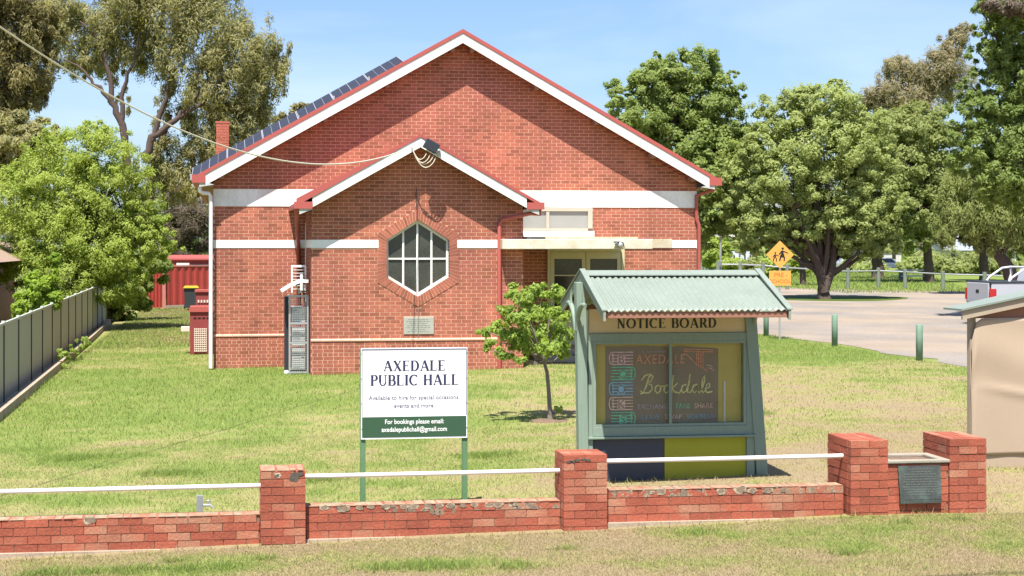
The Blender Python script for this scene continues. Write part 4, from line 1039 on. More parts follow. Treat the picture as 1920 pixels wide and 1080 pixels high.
for k, chx in enumerate('BOOKS'):
    y0 = 660 + k*28.3; y1 = y0 + 23; l = k in (0, 2, 3); x0, x1 = (1144, 1189) if l else (1147, 1193)
    stx = []
    for j in range(5):
        yy = y0 + (y1-y0)*j/4
        stx.append([(x0+(4 if l else 0), yy), (x1-(0 if l else 4), yy)])
    if l: stx += [[(x0+4, y0), (x0+1, y0+4), (x0, y0+9), (x0, y1-9), (x0+1, y1-4), (x0+4, y1)], [(x0+7, y0+2), (x0+7, y1-2)]]
    else: stx += [[(x1-4, y0), (x1-1, y0+4), (x1, y0+9), (x1, y1-9), (x1-1, y1-4), (x1-4, y1)], [(x1-7, y0+2), (x1-7, y1-2)]]
    bkn = chalk('chalk_book', stx, M['chalk_'+cols[k]], .015)
    u, v = pxz((x0+x1)/2, y1-2.5); sans(chx, .15, M['poster'], po, u, YL-.002, v, 'chalk_letter'); 
    u, v = pxz((x0+x1)/2, y1-2.5); MB().box(u-.05, u+.05, YL-.0012, YL-.0008, v-.005, v+.11).build('chalk_letter_patch', M['chalk_'+cols[k]], po)
u, v = pxz(1241, 682); sans('AXEDALE', .17, M['chalk_orange'], po, u, YL, v, 'chalk_lettering', wscale=.82, sp=1.12, shear=.08)
u, v = pxz(1228, 661); sans('the book exchange', .045, M['chalk_lilac'], po, u, YL, v, 'chalk_lettering', wscale=.9)
W_ = [[(1203,739),(1208,737),(1214,725),(1219,708),(1223,703)],[(1205,713),(1212,704),(1222,702),(1227,706),(1223,715),(1215,719),(1224,722),(1226,730),(1219,737),(1208,737),(1203,733)],
 [(1238,722),(1232,726),(1231,733),(1235,738),(1240,735),(1242,728),(1239,722),(1243,725),(1249,724)],[(1254,722),(1249,726),(1248,733),(1252,738),(1257,735),(1259,728),(1255,722)],
 [(1266,704),(1264,720),(1263,738)],[(1274,719),(1264,729),(1269,736),(1277,738),(1281,734)],
 [(1291,722),(1284,724),(1281,732),(1285,738),(1291,734),(1296,720),(1298,703)],[(1294,728),(1293,737),(1299,737),(1302,732)],
 [(1312,722),(1305,724),(1302,732),(1306,738),(1311,735),(1314,722),(1312,735),(1316,738),(1320,733)],[(1320,733),(1326,716),(1326,705),(1322,712),(1320,730),(1323,738),(1328,734)],[(1328,731),(1336,727),(1336,721),(1331,722),(1327,731),(1331,738),(1341,736)]]
chalk('chalk_script', W_, M['chalk_chalk'], .019)
for w_, xx, yy, cl in (('EXCHANGE', 1230, 767, 'lilac'), ('TAKE', 1283.5, 767, 'mint'), ('SHARE', 1324, 767, 'peach'), ('LEAVE', 1223, 787, 'blue'), ('SWAP', 1266, 787, 'pink'), ('BORROW', 1319, 787, 'blue')):
    u, v = pxz(xx, yy); sans(w_, .088, M['chalk_'+cl], po, u, YL, v, 'chalk_lettering', wscale=.95)
chalk('chalk_bridge', [[(1285,655),(1343,657)],[(1286,659),(1342,661)],[(1286,663),(1294,667),(1303,677),(1313,687),(1324,692),(1331,697)],[(1310,661),(1311,686)],[(1314,661),(1314,688)],[(1319,661),(1319,690)],[(1323,661),(1323,692)],[(1310,667),(1319,667)],[(1310,673),(1319,673)],[(1310,679),(1319,679)]], M['chalk_orange'], .012)
chalk('chalk_waves', [[(1329,686),(1336,686),(1341,690)],[(1331,691),(1338,692),(1344,697)]], M['chalk_peach'], .009)

# ------------------------------------------------------------------ left boundary
fx = lambda y: -4.49 - .41*(y-30.36)/26.8
fen = thing('metal_fence', 'long grey green sheet metal fence along the left of the lawn', 'fence', (-4.6, 43, -.1))
yy = 26.1
while yy < 70:
    a, b_ = yy + .03, yy + 2.35; zb = -.13; pv = MB(); n = 18
    for i in range(n):
        u, v = a + (b_-a)*i/n, a + (b_-a)*(i+1)/n; d0 = .016*(i % 3 == 1); d1 = .016*((i+1) % 3 == 1)
        pv.ext([(fx(u)-d0, u, zb), (fx(v)-d1, v, zb), (fx(v)-d1-.004, v, zb), (fx(u)-d0-.004, u, zb)], (0, 0, 1.60))
    pv.build('panel', M['fence_green'], fen)
    MB().box(fx(yy)-.03, fx(yy)+.022, yy-.028, yy+.028, -.2, 1.50).build('post', M['post_dark'], fen)
    MB().bar((fx(a)-.005, a-.03, 1.50), (fx(b_)-.005, b_+.03, 1.50), .06, .05).build('top_rail', M['fence_cap'], fen)
    MB().box(fx(yy)-.04, fx(yy)+.032, yy-.04, yy+.04, 1.526, 1.56).build('post_cap', M['fence_cap'], fen)
    MB().bar((fx(a)+.0, a, -.10), (fx(b_)+.0, b_, -.10), .05, .05).build('bottom_rail', M['fence_green'], fen)
    yy += 2.38
eg = thing('garden_edging', 'timber and concrete mowing edge along the foot of the grey green fence', 'edging', (-4.2, 40, -.1))
y = 25.0
while y < 60:
    q = y + 2.4; e0 = fx(y) + .30 - .1*max(0, (y-50)/10); e1 = fx(q) + .30 - .1*max(0, (q-50)/10)
    MB().bar((e0, y+.01, -.03), (e1, q-.01, -.03), .12, .22).build('edging_sleeper', M['edging'], eg); y = q
# far end: red fence, bin, shed
rdf = thing('red_fence', 'red corrugated metal fence closing the far end of the lawn', 'fence', (-2.6, 74, 0))
def redpanel(x0, y0, x1, y1, h):
    mb = MB(); n = 28
    for i in range(n):
        u, v = i/n, (i+1)/n; o = [0, .05, .05, 0][i % 4]; o2 = [0, .05, .05, 0][(i+1) % 4]
        mb.ext([(x0+(x1-x0)*u, y0+(y1-y0)*u-o, 0), (x0+(x1-x0)*v, y0+(y1-y0)*v-o2, 0), (x0+(x1-x0)*v, y0+(y1-y0)*v-o2+.02, 0), (x0+(x1-x0)*u, y0+(y1-y0)*u-o+.02, 0)], (0, 0, h))
    mb.build('panel', M['fence_red'], rdf)
    MB().bar((x0, y0-.02, h+.03), (x1, y1-.02, h+.03), .08, .07).build('top_rail', M['fence_red_trim'], rdf)
redpanel(-4.35, 72.9, -3.22, 73.4, 1.82); redpanel(-3.05, 73.5, -.75, 75.2, 1.98)
MB().box(-3.21, -3.06, 73.3, 73.5, -.1, 1.95).build('post', M['fence_red_trim'], rdf); MB().box(-4.42, -4.36, 72.8, 72.95, -.1, 1.86).build('post', M['fence_red_trim'], rdf)
MB().bar((-3.1, 73.3, .04), (-.75, 75.0, .04), .06, .14).build('plinth', M['edging'], rdf)
bn = thing('wheelie_bin', 'dark wheelie bin with a yellow lid in front of the red fence', 'bin', (-1.80, 71.8, 0))
MB().ext([(-2.07, 71.5, .06), (-1.53, 71.5, .06), (-1.47, 71.45, 1.0), (-2.13, 71.45, 1.0)], (0, .6, 0)).build('body', M['bin_body'], bn)
MB().ext([(-2.17, 71.38, 1.0), (-1.43, 71.38, 1.0), (-1.50, 71.38, 1.09), (-2.10, 71.38, 1.09)], (0, .74, 0)).build('lid', M['bin_lid'], bn)
for x in (-2.11, -1.49): MB().lathe((x, 72.05, .1), [(.1, -.03), (.1, .03)], 12, 'x').build('wheel', M['rubber'], bn)
sd = thing('red_shed', 'red metal shed with white window seen above the red fence', 'shed', (-1.5, 88, 0))
MB().box(-3.0, 3, 86, 91, 0, 2.25).build('wall', M['fence_red'], sd)
MB().ext([(-3.2, 85.9, 2.25), (-3.2, 91.4, 2.25), (-3.2, 91.4, 2.33), (-3.2, 88.5, 2.5), (-3.2, 85.9, 2.33)], (7, 0, 0)).build('roof', M['red_metal'], sd)
MB().box(-2.7, -2.05, 85.95, 86.0, 1.6, 2.1).build('window', M['paper'], sd); MB().box(-1.0, -.85, 85.7, 85.85, 0, 2.24).build('post', M['galv'], sd); MB().box(-1.9, -1.05, 85.93, 86.0, .2, 2.05).build('door', M['dark_metal'], sd)
sd.location = sd.location + Vector((0, -8, 0))
# neighbour's house at the left edge
nh = thing('neighbour_house', 'low red brick house with brown tiled roof behind fence at far left', 'house', (-18, 66, 0))
MB().box(-24, -15.0, 62, 76, 0, 2.3).build('wall', M['fence_red'], nh)
MB().ext([(-26, 61.0, 2.45), (-14.0, 61.0, 2.45), (-16.5, 61.0, 3.6), (-26, 61.0, 3.6)], (0, .02, 0)).build('fascia_hip', M['brown_roof'], nh)
hp = MB(); hp.add([(-26, 61, 2.5), (-13.9, 61, 2.5), (-13.9, 77, 2.5), (-26, 77, 2.5), (-26, 66, 4.4), (-18, 66, 4.4), (-18, 72, 4.4), (-26, 72, 4.4)], [(0,1,5,4), (1,2,6,5), (2,3,7,6), (4,5,6,7), (0,3,2,1)])
hp.build('roof', M['brown_roof'], nh); MB().box(-26, -13.85, 60.9, 60.98, 2.2, 2.5).build('fascia', M['brown_trim'], nh)
MB().box(-14.9, -14.2, 61.9, 62.6, .75, 1.4).build('air_conditioner', M['ac_white'], nh); MB().box(-15.6, -15.1, 61.95, 62.0, .3, .8).build('vent', M['dark_metal'], nh)
MB().box(-15.02, -14.6, 61.9, 62.3, 0, .7).build('pier', M['hall_sill'], nh)

nh.location = nh.location + Vector((6.5, -14.8, 0))     # stands close behind the fence
# ------------------------------------------------------------------ right: sign, bollards, shelter, ute
ps = thing('school_sign', 'yellow diamond warning sign of walking children above a pre-school plate', 'road sign', (16.64, 43.7, .17))
B0 = at(1462, 560, 45.5); px_, py_ = B0.x, B0.y
MB().tube([(px_, py_, .0), (px_, py_, 3.0)], .03, 10).build('pole', M['galv'], ps, True)
ux = Vector((CY, -SY, 0))       # the plates face the street
def plate(pts, th, name, m, off=0):
    c0 = Vector((px_, py_, 0)) + Vector((-SY, -CY, 0))*(.04+off)
    return MB().ext([c0 + ux*a + Vector((0, 0, 1))*b for a, b in pts], Vector((SY, CY, 0))*th).build(name, M[m], ps)
def circ(x, z, r, n=10): return [(x+r*math.cos(2*math.pi*i/n), z+r*math.sin(2*math.pi*i/n)) for i in range(n)]
zc_ = 2.77
plate([(0, zc_-.425), (.425, zc_), (0, zc_+.425), (-.425, zc_)], .012, 'diamond_plate', 'sign_yellow')
def fig(x, z, s, skirt):
    q = lambda a, b: (x+a*s, z+b*s)
    parts = [circ(x+.02*s, z+.36*s, .075*s), [q(-.07, -.02), q(.07, -.02), q(.06, .25), q(-.06, .25)],
             [q(-.02, -.02), q(-.12, -.02), q(-.2, -.36), q(-.12, -.36)], [q(.0, -.0), q(.08, .0), q(.16, -.18), q(.14, -.38), q(.07, -.38), q(.08, -.2)],
             [q(.04, .24), q(.06, .16), q(.34, .06), q(.34, .11)], [q(-.05, .24), q(-.22, .02), q(-.17, -.02), q(-.03, .14)]]
    if skirt: parts.append([q(-.06, .1), q(.07, .1), q(.15, -.16), q(-.12, -.16)])
    for k, p in enumerate(parts): plate(p, .002, 'pictogram', 'black', .002+.0003*k)
fig(.07, zc_+.0, .52, True); fig(-.15, zc_-.075, .36, False)
zr = 2.055
plate([(-.33, zr-.225), (.33, zr-.225), (.33, zr+.225), (-.33, zr+.225)], .012, 'name_plate', 'sign_yellow')
def ptext(txt, size, z, dx=0):
    o = sans(txt, size, M['sign_orange_text'], ps, 0, 0, 0, 'lettering'); me = o.data
    base = WORLD[ps.name]; c0 = Vector((px_, py_, z)) + Vector((-SY, -CY, 0))*.0425 + ux*dx
    me.transform(Matrix.Translation(base)); me.transform(Matrix.Translation(c0) @ Matrix.Rotation(-YAW, 4, 'Z')); me.transform(Matrix.Translation(-base))
ptext('PRE -', .185, zr+.04, .02); ptext('SCHOOL', .165, zr-.15)
def bollard(x, y, h, label, r=.085):
    o = MB().lathe((x, y, .1), [(r, 0), (r, h-.015), (r*.8, h)], 12).build('bollard', M['bollard'], smooth=False); tag(o, label, 'bollard', 'green timber bollards along the car park')
    for p in o.data.polygons: p.use_smooth = abs(p.normal.z) < .3
bollard(17.2, 35.6, .98, 'nearest green bollard, right of the notice board by gravel'); bollard(17.2, 40.9, .98, 'green bollard in the middle, on lush grass edge'); bollard(16.9, 45.6, .98, 'farthest green bollard, beside the pole of the school sign')

sh = thing('tarp_shelter', 'small shelter with beige tarp side and sloping pale metal roof', 'shelter', (11, 19.5, .17))
tv = MB(); n, mz = 40, 40
vs = []
for j in range(mz+1):
    for i in range(n+1):
        u, v = i/n, j/mz; x = 9.66 + 2.9*u; z = .33 + (1.80 if u*2.9 > .12 else 1.80 - .32*(1-(u*2.9/.12))**2)*v
        w_ = .022*math.sin(9*v + 3*u*3)*math.exp(-((v-.75)/.25)**2) + .020*math.sin(16*u+5*v)*v*v*.4 + .020*math.exp(-((v-.42-.10*(1-u*3))/.03)**2)*min(1, u*6) + .004*math.sin(26*u)
        vs.append((x, 18.5 - w_, z + .02*u))
tv.add(vs, [(j*(n+1)+i, j*(n+1)+i+1, (j+1)*(n+1)+i+1, (j+1)*(n+1)+i) for j in range(mz) for i in range(n)])
o = tv.build('tarp', M['tarp'], sh, True); sm = o.modifiers.new('thickness', 'SOLIDIFY'); sm.thickness = .006
MB().box(9.66, 12.6, 18.52, 18.56, .13, .345).build('skirting', M['tarp'], sh, bevel=.006)
for x in (9.71, 12.5):
    for y in (18.6,): MB().box(x-.04, x+.04, y-.04, y+.04, 0, 2.2).build('post', M['shelter_post'], sh)
MB().box(10.9, 12.45, 18.66, 20.5, .15, 2.1).build('back_wall', M['shelter_post'], sh)
MB().box(11.9, 12.0, 20.4, 20.5, 2.1, 2.6).build('post', M['shelter_post'], sh)
rf0 = MB(); rf0.ext([(9.47, 18.40, 2.235), (12.9, 18.40, 2.91), (12.9, 18.40, 2.935), (9.47, 18.40, 2.26)], (0, .5, 0)); rf0.build('roof_sheet', M['nb_roof'], sh)
rf0 = MB(); rf0.ext([(9.50, 18.43, 2.12), (12.9, 18.43, 2.79), (12.9, 18.43, 2.905), (9.50, 18.43, 2.233)], (0, .035, 0)); rf0.build('fascia', M['shelter_post'], sh)
MB().ext([(9.68, 18.545, 2.13), (12.5, 18.545, 2.15), (12.5, 18.545, 2.82), (9.68, 18.545, 2.25)], (0, .03, 0)).build('gable_board', M['timber'], sh)

def ute(x0, y0, z0, label):
    """rear near corner at (x0, y0); drives towards +X"""
    t = thing('utility_truck', label, 'ute', (x0+2.6, y0+.9, z0)); w = 1.82
    b = MB(); b.ext([(x0, y0, z0+.55), (x0+1.75, y0, z0+.50), (x0+1.75, y0, z0+1.45), (x0+.03, y0, z0+1.45)], (0, .06, 0)); b.ext([(x0, y0+w-.06, z0+.55), (x0+1.75, y0+w-.06, z0+.50), (x0+1.75, y0+w-.06, z0+1.45), (x0+.03, y0+w-.06, z0+1.45)], (0, .06, 0))
    b.box(x0+.05, x0+1.75, y0+.06, y0+w-.06, z0+.55, z0+.8); b.build('tray', M['ute_white'], t, bevel=.02)
    tg = MB().box(x0-.03, x0+.045, y0+.14, y0+w-.14, z0+.72, z0+1.45).build('tailgate', M['ute_white'], t, bevel=.02)
    MB().box(x0-.036, x0-.028, y0+.8, y0+1.02, z0+1.08, z0+1.2).build('tailgate_handle', M['black'], tg)
    for y in (y0-.012, y0+w-.08): MB().box(x0-.035, x0+.21, y, y+.09, z0+.83, z0+1.25).build('tail_lamp', M['tail_red'], t, bevel=.015)
    MB().box(x0-.22, x0-.04, y0+.05, y0+w-.05, z0+.48, z0+.66).build('rear_bumper', M['black'], t, bevel=.03)
    MB().box(x0+.0, x0+1.78, y0-.02, y0+w+.02, z0+1.452, z0+1.50).build('tray_cover', M['bin_body'], t)
    c = MB(); c.ext([(x0+1.8, y0, z0+.45), (x0+5.2, y0, z0+.45), (x0+5.15, y0, z0+1.05), (x0+4.2, y0, z0+1.22), (x0+1.8, y0, z0+1.25)], (0, w, 0)); c.build('body', M['ute_white'], t, bevel=.04)
    c = MB(); c.ext([(x0+1.82, y0+.08, z0+1.26), (x0+4.1, y0+.08, z0+1.24), (x0+3.35, y0+.16, z0+1.92), (x0+2.05, y0+.16, z0+1.94)], (0, w-.24, 0)); c.build('cabin', M['ute_white'], t, bevel=.04)
    MB().ext([(x0+1.98, y0+.066, z0+1.33), (x0+2.75, y0+.066, z0+1.33), (x0+2.75, y0+.13, z0+1.84), (x0+2.13, y0+.13, z0+1.84)], (0, .012, 0)).build('window', M['glass_dark'], t)
    MB().ext([(x0+2.83, y0+.066, z0+1.33), (x0+3.85, y0+.066, z0+1.33), (x0+3.3, y0+.13, z0+1.84), (x0+2.83, y0+.13, z0+1.84)], (0, .012, 0)).build('window', M['glass_dark'], t)
    for yy_ in (y0+.12, y0+w-.12):
        MB().tube([(x0+.75, yy_, z0+1.5), (x0+.86, yy_, z0+1.64), (x0+1.35, yy_, z0+1.96), (x0+1.68, yy_, z0+2.0)], .04, 8).tube([(x0+1.62, yy_, z0+1.5), (x0+1.70, yy_, z0+1.75), (x0+1.68, yy_, z0+2.0)], .04, 8).build('sports_bar', M['chrome'], t, True)
    MB().tube([(x0+1.68, y0+.12, z0+2.0), (x0+1.68, y0+w-.12, z0+2.0)], .04, 8).build('sports_bar', M['chrome'], t, True)
    for x in (x0+.95, x0+4.2):
        for y in (y0+.02, y0+w-.24):
            wl = MB().lathe((x, y, z0+.36), [(.2, 0), (.35, .02), (.36, .11), (.35, .2), (.2, .22)], 20, 'y').build('wheel', M['rubber'], t, True)
            MB().lathe((x, y-.004, z0+.36), [(.19, 0), (.17, .03), (.06, .02)], 14, 'y').build('rim', M['chrome'], wl)
UT = at(1858, 600, 53); ute(UT.x, UT.y, .25, 'white utility truck with sports bar and red tail lamp parked on gravel')

# park fence: posts and rails beyond the car park
def far_post(px, py_t, py_b, zc, rail_to=None, label='weathered post of the park fence', m='far_post', r=.1):
    b = at(px, py_b, zc); t_ = at(px, py_t, zc)
    return b, t_
fp = [(1346, 490, 96), (1388, 490, 96), (1431, 492, 95), (1476, 496, 95), (1590, 503, 97), (1647, 502, 98), (1697, 504, 97), (1768, 508, 94), (1846, 510, 94), (1935, 513, 94)]
gp = thing('park_fence', 'post and rail fence between the car park and the park lawn', 'fence', at(1600, 540, 96))
tops = []
for px, pt, zc in fp:
    b = at(px, 500, zc); z1 = at(px, pt, zc).z
    MB().lathe((b.x, b.y, .05), [(.13, 0), (.125, z1-.06), (.1, z1-.05)], 8).build('post', M['far_post'], gp); tops.append(Vector((b.x, b.y, z1-.2)))
for a, b_ in zip(tops, tops[1:]): MB().tube([a, b_], .045, 6).build('rail', M['galv'], gp, True)
tabs = thing('picnic_table', 'weathered picnic table on the park lawn', 'table', at(1720, 520, 118))
q = at(1712, 500, 118); MB().box(q.x-1.3, q.x+1.3, q.y-.4, q.y+.4, .95, 1.03).build('table_top', M['galv'], tabs)
for dx in (-1, 1): MB().box(q.x+dx-.06, q.x+dx+.06, q.y-.3, q.y+.3, .1, .95).build('leg', M['far_post'], tabs)
for s in (-1, 1): MB().box(q.x-1.3, q.x+1.3, q.y+s*.85-.15, q.y+s*.85+.15, .5, .56).build('bench', M['galv'], tabs)

# far houses, cars, poles behind the trees
def house(px0, px1, zc, wall_h, roof_h, depth, label, mr_='house_roof', mw='house_wall'):
    a, b_ = at(px0, 500, zc), at(px1, 500, zc); t = thing('house', label, 'house', ((a.x+b_.x)/2, (a.y+b_.y)/2, .1), 'houses beyond the park')
    d = (b_-a); d.z = 0; nr = Vector((-d.y, d.x, 0)).normalized()*depth; a.z = b_.z = 0
    MB().ext([a, b_, b_+nr, a+nr], (0, 0, wall_h)).build('wall', M[mw], t)
    e = d.normalized()*.5; nn = nr.normalized()*.5; z = Vector((0, 0, 1)); r0 = MB(); A, B_ = a-e-nn+z*wall_h, b_+e-nn+z*wall_h; mid = nr/2+nn
    r0.add([A, B_, B_+mid*2, A+mid*2, A+mid+z*roof_h, B_+mid+z*roof_h], [(0,1,5,4), (1,2,5), (2,3,4,5), (3,0,4), (0,3,2,1)]); r0.build('roof', M[mr_], t)
    k = 5
    for i in range(k):
        p = a + d*((i+.3)/k); q_ = a + d*((i+.62)/k); wn = MB().ext([p-nn*.08+z*.9, q_-nn*.08+z*.9, q_-nn*.08+z*2.0, p-nn*.08+z*2.0], nn*.06).build('window', M['house_wall'], t)
        MB().ext([p-nn*.1+d*.005+z*.98, q_-nn*.1-d*.005+z*.98, q_-nn*.1-d*.005+z*1.92, p-nn*.1+d*.005+z*1.92], nn*.02).build('pane', M['glass_dark'], wn)
house(1362, 1412, 150, 1.0, 1.3, 8, 'small grey roofed building seen right of the hall under trees')
house(1775, 1905, 190, 2.2, 2.0, 10, 'long pale blue roofed house beyond the park at right')
house(1310, 1338, 120, 2.7, .5, 6, 'flat white roofed hut just beyond the hall corner', 'white_paint', 'nb_paint')
house(1560, 1690, 200, 2.6, 1.6, 10, 'low grey house glimpsed between trunks of the park trees')
def car(px, zc, label, m):
    a = at(px, 500, zc); t = thing('parked_car', label, 'car', (a.x, a.y, .15), 'cars parked beyond the park'); x, y = a.x, a.y
    MB().ext([(x-2.1, y, .45), (x+2.1, y, .45), (x+2.15, y, .85), (x+1.2, y, 1.0), (x-2.1, y, 1.0)], (0, 1.75, 0)).build('body', M[m], t, bevel=.08)
    MB().ext([(x-1.7, y+.1, 1.0), (x+1.0, y+.1, 1.0), (x+.35, y+.2, 1.55), (x-1.3, y+.2, 1.55)], (0, 1.5, 0)).build('cabin', M[m], t, bevel=.08)
    MB().ext([(x-1.5, y+.11, 1.05), (x+.75, y+.11, 1.05), (x+.3, y+.17, 1.45), (x-1.25, y+.17, 1.45)], (0, .02, 0)).build('window', M['glass_dark'], t)
    for dx in (-1.3, 1.3): MB().lathe((x+dx, y-.03, .43), [(.18, 0), (.33, .02), (.33, .2)], 14, 'y').build('wheel', M['rubber'], t)
car(1432, 128, 'white car parked behind the school sign', 'white_paint'); car(1668, 160, 'white car glimpsed left of the picnic table', 'white_paint'); car(1605, 165, 'silver car glimpsed behind the broad tree trunk', 'galv')
lp = thing('lamp_post', 'pale steel lamp post between the hall corner and school sign', 'lamp post', at(1351, 510, 88))
q = at(1351, 444, 88); MB().tube([(q.x, q.y, 0), (q.x, q.y, q.z)], [.09, .06], 8).build('pole', M['galv'], lp, True); MB().box(q.x-.3, q.x+1.0, q.y-.2, q.y+.2, q.z, q.z+.12).build('lamp_head', M['white_paint'], lp)

# ------------------------------------------------------------------ trees and shrubs
def crown_mesh(name, lobes, nleaf, size, aspect, droop, r, clump=.3, flat=.75, nclump=None, shell=.55):
    """leaves (single quads) gathered in clumps that fill a set of ellipsoids: lobes = (centre, radii)"""
    vol = np.array([np.prod(l[1])**(2/3) for l in lobes]); share = vol/vol.sum()
    Ps, Ns = [], []
    for (c, rad), sh in zip(lobes, share):
        c = np.array(c); rad = np.array(rad); k = nclump and max(6, int(nclump*sh)) or max(10, int(26*vol.max()**0))
        d = r.normal(size=(k, 3)); d /= np.linalg.norm(d, axis=1)[:, None]
        rr = (shell + (1-shell)*r.random(k)**.6)[:, None]; cc = c + d*rr*rad*(1 + .12*r.normal(size=(k, 1)))
        n = int(nleaf*sh); which = r.integers(0, k, n)
        o = r.normal(size=(n, 3)); o /= np.linalg.norm(o, axis=1)[:, None]
        cr = rad.mean()*clump*r.uniform(.55, 1.35, k)
        q = o*(r.random(n)**.45)[:, None]*cr[which][:, None]; q[:, 2] *= flat
        if droop: q[:, 2] -= droop*cr[which]*np.abs(r.normal(size=n))
        Ps.append(cc[which] + q)
        Ns.append(.75*o + .7*((cc[which] + q - c)/rad) + np.array([-.1, -.3, .75]) + .5*r.normal(size=(n, 3)))
    P = np.concatenate(Ps); Nn = np.concatenate(Ns); Nn /= np.linalg.norm(Nn, axis=1)[:, None]; n = len(P)
    t = r.normal(size=(n, 3)); t[:, 2] -= droop*2.2
    t -= Nn*(t*Nn).sum(1)[:, None]; t /= np.linalg.norm(t, axis=1)[:, None]; b = np.cross(Nn, t)
    L_ = (size*r.uniform(.6, 1.4, n))[:, None]; w = L_*aspect
    V = np.empty((n, 4, 3)); V[:, 0] = P - t*L_*.5; V[:, 1] = P + b*w*.5 - t*L_*.05; V[:, 2] = P + t*L_*.5; V[:, 3] = P - b*w*.5 - t*L_*.05
    me = bpy.data.meshes.new(name); me.vertices.add(4*n); me.vertices.foreach_set('co', V.ravel())
    me.loops.add(4*n); me.loops.foreach_set('vertex_index', np.arange(4*n, dtype=np.int32))
    me.polygons.add(n); me.polygons.foreach_set('loop_start', np.arange(0, 4*n, 4, dtype=np.int32)); me.polygons.foreach_set('loop_total', np.full(n, 4, dtype=np.int32))
    me.update(calc_edges=True); return me
def tree(name, label, cat, base, lobes, zc, leaf, bark, nleaf, size, aspect=.45, droop=0., trunk=None, seed=1, clump=.3, nclump=None, flat=.75, shell=.55, group=None, depth=1.0, limbs=True, tr=.3, fork=None):
    """lobes: (px, py, rx, ry[, dz]) measured at distance zc; trunk: list of (px, py) from the ground up"""
    r = np.random.default_rng(seed); k = zc/2800
    b = Vector(base); t = thing(name, label, cat, b, group)
    Ls = []
    for l in lobes:
        dz = l[4] if len(l) > 4 else r.uniform(-.25, .25)*l[2]*k
        z_ = zc + dz; c = at(l[0], l[1], z_); f_ = z_/2800; Ls.append((tuple(c), (l[2]*f_, l[2]*f_*depth, l[3]*f_)))
    me = crown_mesh('crown', Ls, nleaf, size, aspect, droop, r, clump, flat, nclump, shell)
    link('crown', me, M[leaf], t, WORLD[t.name] * 0 + Vector((0, 0, 0)))
    mb = MB()
    if trunk:
        pts = [at(p[0], p[1], zc) for p in trunk]; pts[0] = Vector((pts[0].x, pts[0].y, b.z-.1)); n = len(pts)
        dense = []
        for i in range(n-1):
            for q in range(5): u = q/5; dense.append(pts[i].lerp(pts[i+1], u) + Vector((r.normal(), r.normal(), 0))*tr*.06)
        dense.append(pts[-1]); m_ = len(dense)
        rad = [tr*(1.35 if i == 0 else 1.0)*(1 - .5*i/m_) for i in range(m_)]
        mb.tube(dense, rad, 10); fk = dense[-1]
    else: fk = b + Vector((0, 0, .3))
    if limbs:
        starts = [fk] if not trunk else [dense[int(m_*u)] for u in (.6, .75, .9)] + [fk]
        for (c, rad_) in Ls:
            s0 = starts[r.integers(0, len(starts))]; c = Vector(c); 
            e = c + Vector((r.normal()*rad_[0]*.2, r.normal()*rad_[1]*.2, rad_[2]*.2)); mid = s0.lerp(e, .5) + Vector((r.normal(), r.normal(), .4))*(e-s0).length*.09
            pp = [(s0*(1-u)**2 + mid*2*u*(1-u) + e*u*u) + Vector((r.normal(), r.normal(), r.normal()))*tr*.1 for u in np.linspace(0, 1, 9)]
            mb.tube(pp, [tr*.42*(1-u*.85) for u in np.linspace(0, 1, 9)], 7)
            for _ in range(3):
                i = r.integers(4, 8); d = Vector((r.normal(), r.normal(), r.normal()*.6+.3)); e2 = pp[i] + Vector((d.x*rad_[0], d.y*rad_[1], d.z*rad_[2]))*.5
                m2 = pp[i].lerp(e2, .5) + Vector((0, 0, .1)); mb.tube([pp[i], m2, e2], [tr*.18, tr*.12, tr*.04], 5)
    if mb.v: mb.build('trunk', M[bark], t, True)
    return t
G = lambda px, py, zc: Vector((at(px, py, zc).x, at(px, py, zc).y, .0))

# big gum behind the hall on the left
tree('gum_tree', 'tall olive gum tree with dark forking limbs behind the green shrub', 'tree', G(268, 520, 84),
     [(150,60,75,70),(215,30,85,70),(300,20,90,75),(390,45,90,75),(455,90,75,70),(480,150,60,75),(500,110,45,60),(420,150,75,75),(340,130,70,70),(265,95,60,45),(190,110,45,45),(450,225,60,60),(475,200,45,50),(380,215,60,60),(330,210,40,40),(300,300,45,60),(350,300,60,65),(400,285,50,60),(440,275,45,45),(255,-20,90,50),(370,-25,90,50),(120,20,50,45),(145,125,35,30),(230,180,22,28),(330,345,40,45),(385,340,40,45)],
     84, 'leaf_gum', 'bark', 145000, .25, .22, .6, [(268,520),(272,420),(285,340),(300,270),(318,215)], 5, clump=.20, nclump=1500, flat=1.3, shell=.3, tr=.3, limbs=False)
gt = MB()
for P_, r0, r1 in (([(243,330),(228,235),(212,190),(205,140),(185,75),(150,40)], .24, .05), ([(228,235),(232,165),(250,115),(262,60)], .15, .04), ([(212,192),(178,155),(150,128),(120,112)], .13, .04), ([(272,300),(285,260),(330,225),(350,200),(372,170)], .24, .06), ([(285,265),(300,215),(312,175),(322,120)], .18, .05), ([(330,225),(375,195),(430,140),(460,100)], .12, .04)):
    pp = [at(p[0], p[1], 82.5) for p in P_]; n = len(pp); d = []
    for i in range(n-1):
        for q in range(4): d.append(pp[i].lerp(pp[i+1], q/4) + Vector((random.gauss(0, .05), 0, random.gauss(0, .05))))
    d.append(pp[-1]); gt.tube(d, [r0+(r1-r0)*i/(len(d)-1) for i in range(len(d))], 8)
gt.build('limb', M['bark'], bpy.data.objects['gum_tree'], True)
